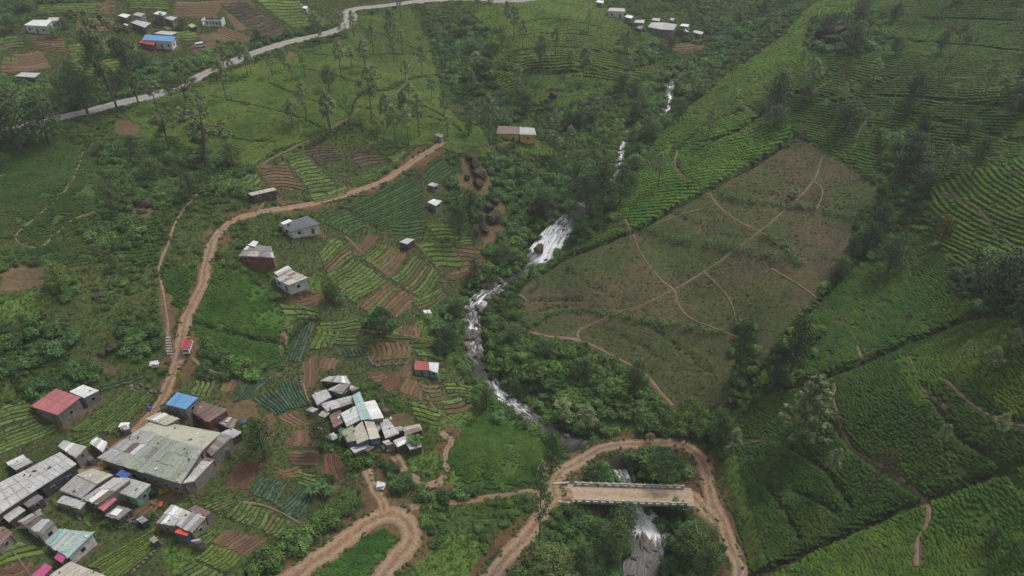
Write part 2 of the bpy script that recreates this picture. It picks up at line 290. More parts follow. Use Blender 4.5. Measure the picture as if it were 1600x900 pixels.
SOIL = [[(0,425),(30,410),(75,415),(78,440),(40,452),(0,455)],[(590,782),(640,780),(650,800),(620,812),(590,810)],[(860,750),(890,745),(925,762),(925,780),(870,795),(850,775)],[(1070,762),(1110,770),(1130,820),(1090,810)],
 [(200,185),(220,195),(215,215),(180,210),(180,190)],[(250,455),(270,460),(275,520),(262,530),(248,500)],[(180,195),(190,185),(205,210)],[(120,735),(180,715),(300,770),(280,790),(200,775),(140,760)],[(130,775),(150,720),(165,735),(140,790)],
 [(100,680),(140,680),(140,695),(110,700)],[(340,625),(400,625),(405,650),(380,660),(350,650)],[(400,300),(425,305),(400,332),(388,330)],[(540,320),(620,285),(600,310),(560,330)],[(640,255),(668,238),(640,240)],
 [(1090,800),(1120,815),(1130,850),(1095,830)],[(930,785),(955,790),(945,830),(920,800)],[(600,655),(640,640),(650,660),(625,680)],[(420,105),(470,85),(455,80)],[(300,55),(340,50),(370,60),(330,72)],[(340,0),(390,0),(420,40),(370,48)],[(1430,860),(1440,838),(1448,845),(1445,880)],
 [(45,110),(20,85),(65,80),(80,105)],[(1425,850),(1440,835),(1440,870)]]
for g in SOIL: LU[poly_mask(g)] = 5
THICK = [
 [(-40,505),(60,500),(140,520),(90,560),(-40,590)],[(60,600),(150,560),(200,575),(130,600),(40,640)],[(170,500),(250,520),(255,560),(200,560)],[(120,360),(200,350),(240,380),(160,400)],
 [(772,445),(800,438),(814,470),(832,528),(900,538),(960,566),(1000,590),(1040,645),(1100,655),(1090,684),(1040,682),(1015,684),(1000,670),(940,645),(890,635),(900,668),(880,672),(850,650),(800,600),(768,560),(752,520)],
 [(700,470),(745,430),(790,400),(830,388),(835,408),(790,425),(750,455),(722,480),(722,520),(728,560),(758,598),(790,628),(760,620),(722,585),(690,540),(672,500)],
 [(668,40),(720,25),(785,50),(765,105),(790,150),(812,190),(790,195),(745,182),(712,150),(690,90)],
 [(905,165),(950,140),(1035,118),(1030,170),(970,195),(962,240),(955,290),(930,320),(898,330),(868,312),(840,290),(880,230),(860,190)],
 [(990,110),(1040,85),(1100,62),(1150,70),(1190,55),(1250,15),(1275,-30),(1080,-40),(1100,30),(1080,50),(1020,60),(1000,78)],
 [(1070,125),(1130,85),(1200,60),(1130,122),(1062,182),(1000,250),(985,280),(975,240),(1000,195),(1045,185),(1055,150)],
 [(900,330),(960,300),(958,340),(900,385),(868,402),(888,360)],
 [(1375,205),(1450,200),(1452,285),(1405,335),(1385,395),(1312,432),(1345,340),(1392,285)],
 [(890,750),(945,724),(1000,705),(1065,702),(1092,735),(1075,755),(905,752)],
 [(885,792),(1060,792),(1100,830),(1140,860),(1150,905),(800,905),(850,830)],
 [(-40,110),(20,130),(90,125),(90,180),(0,200),(-40,215)],
 [(90,178),(90,120),(130,80),(210,90),(250,100),(330,80),(520,36),(535,40),(440,62),(340,95),(240,136),(170,158)],
 [(370,905),(440,830),(560,770),(590,790),(545,828),(440,905)],
 [(540,700),(600,705),(640,745),(650,770),(600,775),(560,745)],
 [(-40,200),(60,195),(110,200),(60,225),(-40,235)],[(160,235),(330,250),(400,270),(380,320),(300,300),(230,340),(160,320)],
 [(700,240),(790,250),(850,290),(830,380),(760,400),(740,340),(700,320)],
 [(1270,30),(1380,20),(1400,60),(1330,90),(1260,80)],[(280,580),(310,560),(440,575),(400,590),(330,592)],
 [(640,775),(700,765),(760,765),(700,782),(650,788)],[(1480,440),(1540,400),(1640,400),(1640,500),(1540,490)],[(1150,500),(1180,510),(1180,600),(1140,640)],
 [(850,640),(880,660),(950,700),(900,720),(860,700)],[(1100,640),(1150,650),(1120,700),(1095,690)],
 [(-40,-40),(120,-40),(110,10),(60,10),(30,30),(-40,60)],[(370,560),(300,520),(310,560)],[(80,440),(120,430),(110,470),(80,465)],[(1195,580),(1240,520),(1290,520),(1240,600)]]
for g in THICK: LU[poly_mask(g)] = 3
for g in ([(905,520),(1000,492),(1160,532),(1128,640),(1055,632),(1005,582)],[(1055,452),(1250,440),(1185,545),(1090,500)],[(1120,305),(1200,255),(1240,290),(1160,330)],[(830,500),(870,485),(900,500),(890,525),(840,518)]): LU[poly_mask(g) & (LU == 6)] = 35
LU[(RIVBED < 4.5) & (LU != 6)] = 3
for u_, v_ in [(742,262),(752,275),(735,250),(748,290),(765,330),(775,318),(772,345),(757,360),(730,280),(160,462),(230,322),(175,545),(1285,60),(1300,70),(1310,52)]:
    q_ = PT([(u_, v_)])[0]; mk_ = (np.hypot(GX - q_[0], GY - q_[1] + 2.0) < 4.2) & (LU == 3); LU[mk_] = 5
LU[RIVMASK] = 2
LU[ditchmask & (LU != 2)] = 9
for nm, wd, L in roadlines:
    Dm, Ix = near_line(L, wd / 2 + 3)
    if nm == 'dirt_road': LU[(Dm < wd / 2 + 2.4) & (vnoise(GX, GY, 7, 33, 2) > .47) & np.isin(LU, (0, 3, 36, 4))] = 37
    LU[(Dm < (wd / 2 + 0.7 if wd > 2.5 else wd / 2 * .9)) & ((LU != 2) | (wd == 3.9))] = 1

def lu_at(x, y):
    i = np.clip(((np.asarray(x) - X0) / GS + .5).astype(int), 0, ZG.shape[1] - 1); j = np.clip(((np.asarray(y) - Y0) / GS + .5).astype(int), 0, ZG.shape[0] - 1)
    return LU[j, i]

# ------------------------------------------------------------------ materials
def new_mat(name):
    m = bpy.data.materials.new(name); m.use_nodes = True; return m, m.node_tree, m.node_tree.nodes['Principled BSDF']
def N(nt, t, **kw):
    n = nt.nodes.new(t)
    for k, v in kw.items():
        if k in n.inputs.keys() if hasattr(n.inputs, 'keys') else False: n.inputs[k].default_value = v
        else: setattr(n, k, v)
    return n
def noise(nt, scale, detail=4, rough=.6, vec=None):
    n = nt.nodes.new('ShaderNodeTexNoise'); n.inputs['Scale'].default_value = scale; n.inputs['Detail'].default_value = detail; n.inputs['Roughness'].default_value = rough
    if vec is not None: nt.links.new(vec, n.inputs['Vector'])
    return n
def ramp(nt, src, stops):
    r = nt.nodes.new('ShaderNodeValToRGB'); nt.links.new(src, r.inputs[0])
    while len(r.color_ramp.elements) < len(stops): r.color_ramp.elements.new(.5)
    for e, (p, c) in zip(r.color_ramp.elements, stops): e.position = p; e.color = (*c, 1) if len(c) == 3 else c
    return r
def mix(nt, a, b, fac, mode='MIX'):
    n = nt.nodes.new('ShaderNodeMix'); n.data_type = 'RGBA'; n.blend_type = mode
    for s, v in ((n.inputs[0], fac), (n.inputs[6], a), (n.inputs[7], b)):
        if hasattr(v, 'is_output') or isinstance(v, bpy.types.NodeSocket): nt.links.new(v, s)
        elif isinstance(v, (tuple, list)): s.default_value = (*v, 1)[:4]
        else: s.default_value = v
    return n.outputs[2]
def bump(nt, h, strength, dist, bsdf):
    b = nt.nodes.new('ShaderNodeBump'); b.inputs['Strength'].default_value = strength; b.inputs['Distance'].default_value = dist
    nt.links.new(h, b.inputs['Height']); nt.links.new(b.outputs[0], bsdf.inputs['Normal'])
def geopos(nt): return nt.nodes.new('ShaderNodeNewGeometry').outputs['Position']

def mat_ground():
    m, nt, b = new_mat('ground'); at = N(nt, 'ShaderNodeAttribute'); at.attribute_name = 'cover'
    p = geopos(nt); n1 = noise(nt, .9, 5, .7, p); n2 = noise(nt, .09, 3, .6, p); n3 = noise(nt, 3.5, 3, .7, p)
    v = ramp(nt, n1.outputs[0], [(.3, (.55, .60, .5)), (.5, (1, 1, 1)), (.72, (1.35, 1.3, 1.25))])
    c = mix(nt, at.outputs[0], v.outputs[0], .9, 'MULTIPLY')
    v2 = ramp(nt, n2.outputs[0], [(.35, (.8, .85, .8)), (.65, (1.15, 1.1, 1.05))]); c = mix(nt, c, v2.outputs[0], 1.0, 'MULTIPLY')
    v3 = ramp(nt, n3.outputs[0], [(.35, (.7, .75, .7)), (.6, (1.1, 1.1, 1.1))]); c = mix(nt, c, v3.outputs[0], .7, 'MULTIPLY')
    nt.links.new(c, b.inputs['Base Color']); b.inputs['Roughness'].default_value = .95; b.inputs['Specular IOR Level'].default_value = .15
    bump(nt, n1.outputs[0], .8, .5, b); return m
def mat_leaf(name, inst=False, base=(.05,.1,.025), var=.35, rough=.75):
    m, nt, b = new_mat(name); oi = N(nt, 'ShaderNodeObjectInfo'); p = geopos(nt)
    if inst:
        at = N(nt, 'ShaderNodeAttribute'); at.attribute_type = 'INSTANCER'; at.attribute_name = 'tint'; src = at.outputs[0]
    elif base is None: src = oi.outputs['Color']
    else: src = base
    r = ramp(nt, oi.outputs['Random'], [(0, (1 - var,) * 3), (1, (1 + var, 1 + var, 1 + var * .6))])
    c = mix(nt, src, r.outputs[0], 1.0, 'MULTIPLY')
    n1 = noise(nt, .55, 3, .6, p); r1 = ramp(nt, n1.outputs[0], [(.35, (.68, .72, .7)), (.65, (1.3, 1.25, 1.05))]); c = mix(nt, c, r1.outputs[0], 1.0, 'MULTIPLY')
    n2 = noise(nt, 5.0, 2, .7, p); r2 = ramp(nt, n2.outputs[0], [(.35, (.6, .62, .6)), (.62, (1.25, 1.25, 1.1))]); c = mix(nt, c, r2.outputs[0], .85, 'MULTIPLY')
    nt.links.new(c, b.inputs['Base Color']); b.inputs['Roughness'].default_value = rough; b.inputs['Specular IOR Level'].default_value = .25
    return m
def mat_tea():
    m = mat_leaf('tea_leaves', True, var=.10); nt = m.node_tree; b = nt.nodes['Principled BSDF']
    n = noise(nt, 4.0, 4, .8, geopos(nt)); bump(nt, n.outputs[0], 1.0, .35, b); return m
def mat_noise(name, c1, c2, scale=2.0, rough=.9, bmp=.4, dist=.1, spec=.2):
    m, nt, b = new_mat(name); p = geopos(nt); n = noise(nt, scale, 5, .65, p)
    r = ramp(nt, n.outputs[0], [(.32, c1), (.68, c2)]); nt.links.new(r.outputs[0], b.inputs['Base Color'])
    b.inputs['Roughness'].default_value = rough; b.inputs['Specular IOR Level'].default_value = spec; bump(nt, n.outputs[0], bmp, dist, b); return m
def mat_tin(name, col, rust=.35):
    m, nt, b = new_mat(name); p = geopos(nt); oi = N(nt, 'ShaderNodeObjectInfo')
    v = ramp(nt, oi.outputs['Random'], [(0, (.84, .84, .84)), (.5, (1, 1, 1)), (1, (1.1, 1.09, 1.07))]); c = mix(nt, col, v.outputs[0], 1.0, 'MULTIPLY')
    n = noise(nt, .8, 6, .75, p); a = ramp(nt, n.outputs[0], [(.5, (0, 0, 0)), (.72, (1, 1, 1))])
    mm = N(nt, 'ShaderNodeMath'); mm.operation = 'MULTIPLY'; nt.links.new(a.outputs[0], mm.inputs[0]); mm.inputs[1].default_value = rust
    c = mix(nt, c, (.13, .085, .06), mm.outputs[0])
    n3 = noise(nt, 3.0, 4, .8, p); r3 = ramp(nt, n3.outputs[0], [(.36, (.55, .54, .52)), (.56, (1.08, 1.08, 1.08))]); c = mix(nt, c, r3.outputs[0], .8, 'MULTIPLY')
    nt.links.new(c, b.inputs['Base Color']); b.inputs['Roughness'].default_value = .55; b.inputs['Metallic'].default_value = .1; b.inputs['Specular IOR Level'].default_value = .35
    uv = N(nt, 'ShaderNodeUVMap'); uv.uv_map = 'UVMap'; wv_ = N(nt, 'ShaderNodeTexWave'); wv_.inputs['Scale'].default_value = 1.6; wv_.inputs['Distortion'].default_value = .2
    nt.links.new(uv.outputs[0], wv_.inputs['Vector']); bump(nt, wv_.outputs[0], .5, .06, b); return m
def mat_road(name, c1, c2, track):
    m, nt, b = new_mat(name); uv = N(nt, 'ShaderNodeUVMap'); uv.uv_map = 'UVMap'; p = geopos(nt)
    n = noise(nt, .7, 6, .7, p); nl = noise(nt, .06, 3, .5, p); r_ = ramp(nt, n.outputs[0], [(.3, c1), (.7, c2)]); rl_ = ramp(nt, nl.outputs[0], [(.35, (.92, .98, 1.06)), (.65, (1.12, .98, .86))]); rv_ = mix(nt, r_.outputs[0], rl_.outputs[0], 1.0, 'MULTIPLY')
    class r: outputs = [rv_]
    sx = N(nt, 'ShaderNodeSeparateXYZ'); nt.links.new(uv.outputs[0], sx.inputs[0])
    ab = N(nt, 'ShaderNodeMath'); ab.operation = 'SUBTRACT'; nt.links.new(sx.outputs[0], ab.inputs[0]); ab.inputs[1].default_value = .5
    a2 = N(nt, 'ShaderNodeMath'); a2.operation = 'ABSOLUTE'; nt.links.new(ab.outputs[0], a2.inputs[0])
    nn = noise(nt, .35, 4, .7, p); ad = N(nt, 'ShaderNodeMath'); ad.operation = 'MULTIPLY_ADD'; nt.links.new(nn.outputs[0], ad.inputs[0]); ad.inputs[1].default_value = .30; nt.links.new(a2.outputs[0], ad.inputs[2])
    tr = ramp(nt, ad.outputs[0], [(.20, (0, 0, 0)), (.32, (.6, .6, .6)), (.40, (.6, .6, .6)), (.56, (0, 0, 0))])
    c = mix(nt, r.outputs[0], track, tr.outputs[0]); 
    n5 = noise(nt, 1.9, 5, .75, p); r5 = ramp(nt, n5.outputs[0], [(.36, (.66, .63, .6)), (.58, (1.12, 1.12, 1.12))]); c = mix(nt, c, r5.outputs[0], .9, 'MULTIPLY')
    nt.links.new(c, b.inputs['Base Color']); b.inputs['Roughness'].default_value = .9; b.inputs['Specular IOR Level'].default_value = .2; bump(nt, n.outputs[0], .4, .12, b); return m
def mat_water():
    m, nt, b = new_mat('river_water'); uv = N(nt, 'ShaderNodeUVMap'); uv.uv_map = 'UVMap'
    at = N(nt, 'ShaderNodeAttribute'); at.attribute_name = 'foam'
    mp = N(nt, 'ShaderNodeMapping'); mp.inputs['Scale'].default_value = (1.0, .26, 1); nt.links.new(uv.outputs[0], mp.inputs[0])
    n = noise(nt, 1.3, 6, .72, mp.outputs[0]); n.inputs['Distortion'].default_value = .6
    ad = N(nt, 'ShaderNodeMath'); ad.operation = 'MULTIPLY_ADD'; nt.links.new(at.outputs['Fac'], ad.inputs[0]); ad.inputs[1].default_value = .5; nt.links.new(n.outputs[0], ad.inputs[2])
    mr = N(nt, 'ShaderNodeMapRange'); mr.inputs[1].default_value = .76; mr.inputs[2].default_value = .98; nt.links.new(ad.outputs[0], mr.inputs[0])
    c = mix(nt, (.034, .036, .028), (.9, .9, .9), mr.outputs[0])
    nt.links.new(c, b.inputs['Base Color'])
    rr = N(nt, 'ShaderNodeMapRange'); rr.inputs[3].default_value = .28; rr.inputs[4].default_value = .7; nt.links.new(mr.outputs[0], rr.inputs[0]); nt.links.new(rr.outputs[0], b.inputs['Roughness'])
    b.inputs['Specular IOR Level'].default_value = .3; bump(nt, n.outputs[0], .6, .25, b); return m
def mat_crop(name, plant, soil, cover=.55, scale=2.2):
    m, nt, b = new_mat(name); p = geopos(nt); n = noise(nt, scale, 5, .8, p); oi = N(nt, 'ShaderNodeObjectInfo')
    r = ramp(nt, n.outputs[0], [(.62 - cover * .35, soil), (.70 - cover * .35, plant), (.85, tuple(min(1, x * 1.35) for x in plant))])
    v = ramp(nt, oi.outputs['Random'], [(0, (.72, .74, .72)), (1, (1.2, 1.2, 1.15))]); c = mix(nt, r.outputs[0], v.outputs[0], 1.0, 'MULTIPLY')
    nt.links.new(c, b.inputs['Base Color']); b.inputs['Roughness'].default_value = .9; b.inputs['Specular IOR Level'].default_value = .15; bump(nt, n.outputs[0], .9, .25, b); return m
def flat(name, c, rough=.6, metal=0.0):
    return mat_noise(name, tuple(x * .58 for x in c), tuple(min(1, x * 1.12) for x in c), .9, rough, .15, .03, .3)
M = {}
M['ground'] = mat_ground(); M['tea'] = mat_tea(); M['leafi'] = mat_leaf('shrub_leaves', True, var=.3); M['leaf'] = mat_leaf('tree_leaves', False, None, .12)
M['bark'] = mat_noise('bark', (.07,.06,.045), (.16,.14,.11), 2.0)
M['palebark'] = mat_noise('pale_bark', (.16,.14,.11), (.3,.28,.24), 2.0)
M['rock'] = mat_noise('rock', (.06,.055,.048), (.20,.185,.165), .8, .85, .9, .3)
M['mossrock'] = mat_noise('mossy_rock', (.028,.032,.018), (.085,.075,.045), .5, .9, .9, .4)
M['dirt'] = mat_road('dirt_road', (.15,.095,.055), (.27,.185,.118), (.33,.25,.175))
M['path'] = mat_road('footpath_earth', (.17,.12,.075), (.26,.18,.12), (.24,.18,.12))
M['grasspath'] = mat_road('worn_path', (.12,.112,.066), (.20,.172,.11), (.20,.172,.115))
M['deck'] = mat_road('dusty_deck', (.30,.22,.15), (.40,.31,.22), (.42,.34,.25))
M['asphalt'] = mat_road('worn_asphalt', (.20,.195,.18), (.30,.29,.265), (.34,.33,.30))
M['water'] = mat_water()
for k_, c_, r_ in [('tin', (.46,.46,.45), .4), ('tinwhite', (.72,.73,.72), .12), ('tindark', (.24,.235,.23), .4), ('tinrust', (.21,.14,.12), .6), ('tingreen', (.37,.405,.33), .25), ('tinred', (.38,.09,.09), .08),
                   ('tinrose', (.46,.16,.17), .08), ('tinblue', (.13,.31,.56), .06), ('tinteal', (.33,.47,.45), .12), ('tinmoss', (.42,.42,.33), .3), ('tinslate', (.13,.145,.16), .15), ('tincream', (.48,.44,.38), .3), ('tarpblue', (.05,.10,.32), .05), ('tarpred', (.62,.09,.06), .03), ('tarppink', (.42,.08,.20), .05)]:
    M[k_] = mat_tin(k_, c_, r_)
for k_, c_ in [('wallgrey', (.24,.225,.20)), ('wallwhite', (.62,.62,.59)), ('wallblue', (.12,.17,.27)), ('wallgreen', (.20,.38,.30)), ('wallyellow', (.62,.43,.14)), ('wallred', (.26,.09,.07)), ('walldark', (.09,.085,.08)), ('concrete', (.34,.32,.28)), ('palestone', (.42,.39,.33)), ('black', (.015,.015,.017))]:
    M[k_] = flat(k_, c_, .8)
M['glass'] = mat_noise('window_glass', (.012,.014,.016), (.03,.033,.036), .5, .15, .0, .0, .5)
M['vanred'] = flat('van_paint_red', (.42,.05,.05), .35); M['vanwhite'] = flat('van_paint_white', (.7,.7,.68), .35); M['rubber'] = flat('rubber', (.02,.02,.02), .8)
M['wood'] = mat_noise('weathered_wood', (.09,.07,.05), (.2,.16,.12), 2.5)
SO = (.15,.085,.05)
M['c_g'] = mat_crop('crop_green', (.105,.155,.048), (.085,.07,.04), .7)
M['c_y'] = mat_crop('crop_lime', (.115,.165,.04), (.10,.085,.045), .75)
M['c_b'] = mat_crop('crop_leek', (.062,.108,.066), (.06,.065,.045), .7)
M['c_s'] = mat_crop('crop_sparse', (.10,.125,.045), (.15,.095,.06), .25)
M['c_o'] = mat_crop('bed_orange_earth', (.155,.102,.062), (.13,.086,.052), .5)
M['c_r'] = mat_crop('bed_dark_red_earth', (.125,.065,.045), (.10,.052,.038), .5)
M['c_d'] = mat_crop('crop_dark', (.052,.098,.034), (.035,.055,.024), .65)
M['c_p'] = mat_crop('bed_purple_brown', (.10,.095,.05), (.095,.07,.055), .3)

# ------------------------------------------------------------------ object helpers
def mesh_of(name, V, Fc, mats=(), midx=None, uv=None, smooth=False):
    me = bpy.data.meshes.new(name)
    if isinstance(Fc, np.ndarray):
        V = np.asarray(V, np.float32); nf, k = Fc.shape
        me.vertices.add(len(V)); me.vertices.foreach_set('co', V.ravel())
        me.loops.add(nf * k); me.loops.foreach_set('vertex_index', Fc.astype(np.int32).ravel())
        me.polygons.add(nf); me.polygons.foreach_set('loop_start', np.arange(0, nf * k, k, dtype=np.int32))
        me.polygons.foreach_set('loop_total', np.full(nf, k, dtype=np.int32)); me.update(calc_edges=True)
    else:
        me.from_pydata([tuple(map(float, v)) for v in V], [], [tuple(map(int, f)) for f in Fc]); me.update()
    for m in mats: me.materials.append(m)
    if midx is not None: me.polygons.foreach_set('material_index', np.asarray(midx, np.int32))
    if uv is not None:
        l = me.uv_layers.new(name='UVMap'); vi = np.empty(len(me.loops), np.int32); me.loops.foreach_get('vertex_index', vi)
        l.data.foreach_set('uv', np.asarray(uv, np.float32)[vi].ravel())
    if smooth: me.polygons.foreach_set('use_smooth', np.ones(len(me.polygons), bool))
    return me
def link(name, me, parent=None, loc=None, rot=None, scl=None):
    o = bpy.data.objects.new(name, me); COL.objects.link(o)
    if parent is not None: o.parent = parent
    if loc is not None: o.location = loc
    if rot is not None: o.rotation_euler = rot
    if scl is not None: o.scale = scl
    return o
def empty(name, loc, rz=0):
    o = bpy.data.objects.new(name, None); COL.objects.link(o); o.location = loc; o.rotation_euler = (0, 0, rz); o.empty_display_size = .5; return o
used_labels = {}
def tag(o, label=None, cat=None, group=None, kind=None):
    if label: o['label'] = label
    if cat: o['category'] = cat
    if group: o['group'] = group
    if kind: o['kind'] = kind
    return o
LM = {'red roofed house': (88,630), 'blue roofed hut': (284,627), 'large green roofed hall': (255,708), 'long grey barn': (50,755), 'red van': (295,541), 'white walled house': (455,433),
 'brown roofed house with red walls': (400,392), 'slate grey house': (468,350), 'long open shed': (410,300), 'orange end of the dirt road': (665,238), 'yellow walled house': (805,206),
 'waterfall': (862,370), 'mossy cliff': (850,320), 'bridge': (975,772), 'hairpin bend': (620,820), 'hut with red and white roof': (665,572), 'white and teal roofed house': (565,640),
 'brown plantation': (1090,420), 'upper rapids': (1046,145), 'lower rapids': (1010,830), 'boulder rapids': (738,500), 'blue roofed house by the paved road': (248,60), 'bend of the paved road': (545,30),
 'distant hillside village': (1035,40), 'ridge tip': (1150,230), 'wooded gully': (1410,300), 'black ditch': (1380,555), 'long ditch at bottom right': (1380,810), 'stepped footpath': (262,520),
 'house with the red tarpaulin': (285,815), 'small tin field hut': (636,377), 'white tin hut': (680,318), 'white tin house at top left': (65,38), 'turquoise roofed house': (110,850), 'small tea hill': (780,710),
 'brown pond shaped field': (40,430), 'bright shoulder': (1530,380), 'bare reddish tree': (1345,750), 'high rocks': (1320,60)}
def where(u, v, skip=0):
    it = sorted(LM.items(), key=lambda kv: (kv[1][0] - u) ** 2 + (kv[1][1] - v) ** 2)[skip]
    dx, dy = u - it[1][0], v - it[1][1]; d = math.hypot(dx, dy)
    ax = 'right of' if dx > 0 else 'left of'; ay = 'below' if dy > 0 else 'above'
    if abs(dx) > 2.2 * abs(dy): r = ax
    elif abs(dy) > 2.2 * abs(dx): r = ay
    else: r = ay + ' and ' + ax
    q = 'right at' if d < 12 else ('just ' + r if d < 45 else (r if d < 130 else 'far ' + r))
    return f"{q} the {it[0]}"
def ulabel(text, u, v, cat):
    """a label that singles the thing out by its neighbours"""
    us = used_labels.setdefault(cat, set()); cand = []
    for k_ in range(5): cand.append(f"{text} {where(u, v, k_)}")
    short = ' '.join(text.split()[:5])
    for i_, j_ in ((0, 1), (0, 2), (1, 2), (0, 3), (1, 3)): cand.append(f"{short} between the {lmname(u, v, i_)} and the {lmname(u, v, j_)}")
    for lab in cand:
        if lab not in us and len(lab.split()) <= 16: us.add(lab); return lab
    return ' '.join(cand[0].split()[:16])
def lmname(u, v, k_):
    return sorted(LM.items(), key=lambda kv: (kv[1][0] - u) ** 2 + (kv[1][1] - v) ** 2)[k_][0]
def uvof(p):
    a, b = project(p[0], p[1], p[2]); return float(a), float(b)
class MB:
    def __init__(s): s.v = []; s.f = []; s.m = []
    def face(s, pts, mi=0):
        i = len(s.v); s.v += [tuple(p) for p in pts]; s.f.append(tuple(range(i, i + len(pts)))); s.m.append(mi)
    def box(s, c, d, rz=0, mi=0):
        ca, sa = math.cos(rz), math.sin(rz); i = len(s.v)
        for z in (-1, 1):
            for x, y in ((-1, -1), (1, -1), (1, 1), (-1, 1)):
                px, py = x * d[0] / 2, y * d[1] / 2; s.v.append((c[0] + px * ca - py * sa, c[1] + px * sa + py * ca, c[2] + z * d[2] / 2))
        for f in ((3, 2, 1, 0), (4, 5, 6, 7), (0, 1, 5, 4), (1, 2, 6, 5), (2, 3, 7, 6), (3, 0, 4, 7)): s.f.append(tuple(i + k for k in f)); s.m.append(mi)
    def slab(s, q, t, mi=0):
        """quad q (4 points), thickness t downwards"""
        q = [Vector(p) for p in q]; i = len(s.v); s.v += [tuple(p - Vector((0, 0, t))) for p in q] + [tuple(p) for p in q]
        for f in ((3, 2, 1, 0), (4, 5, 6, 7), (0, 1, 5, 4), (1, 2, 6, 5), (2, 3, 7, 6), (3, 0, 4, 7)): s.f.append(tuple(i + k for k in f)); s.m.append(mi)
    def tube(s, a, b, r0, r1, k=6, mi=0):
        a = Vector(a); b = Vector(b); d = (b - a).normalized(); x = d.orthogonal().normalized(); y = d.cross(x); i = len(s.v)
        for p, r in ((a, r0), (b, r1)):
            for j in range(k):
                t = 2 * math.pi * j / k; s.v.append(tuple(p + x * math.cos(t) * r + y * math.sin(t) * r))
        for j in range(k): s.f.append((i + j, i + (j + 1) % k, i + k + (j + 1) % k, i + k + j)); s.m.append(mi)
        s.f.append(tuple(i + k + j for j in range(k))); s.m.append(mi)
    def mesh(s, name, mats, uv=None, smooth=False):
        if uv is None: uv = [(v[0], v[1]) for v in s.v]
        return mesh_of(name, s.v, s.f, mats, s.m, uv, smooth)

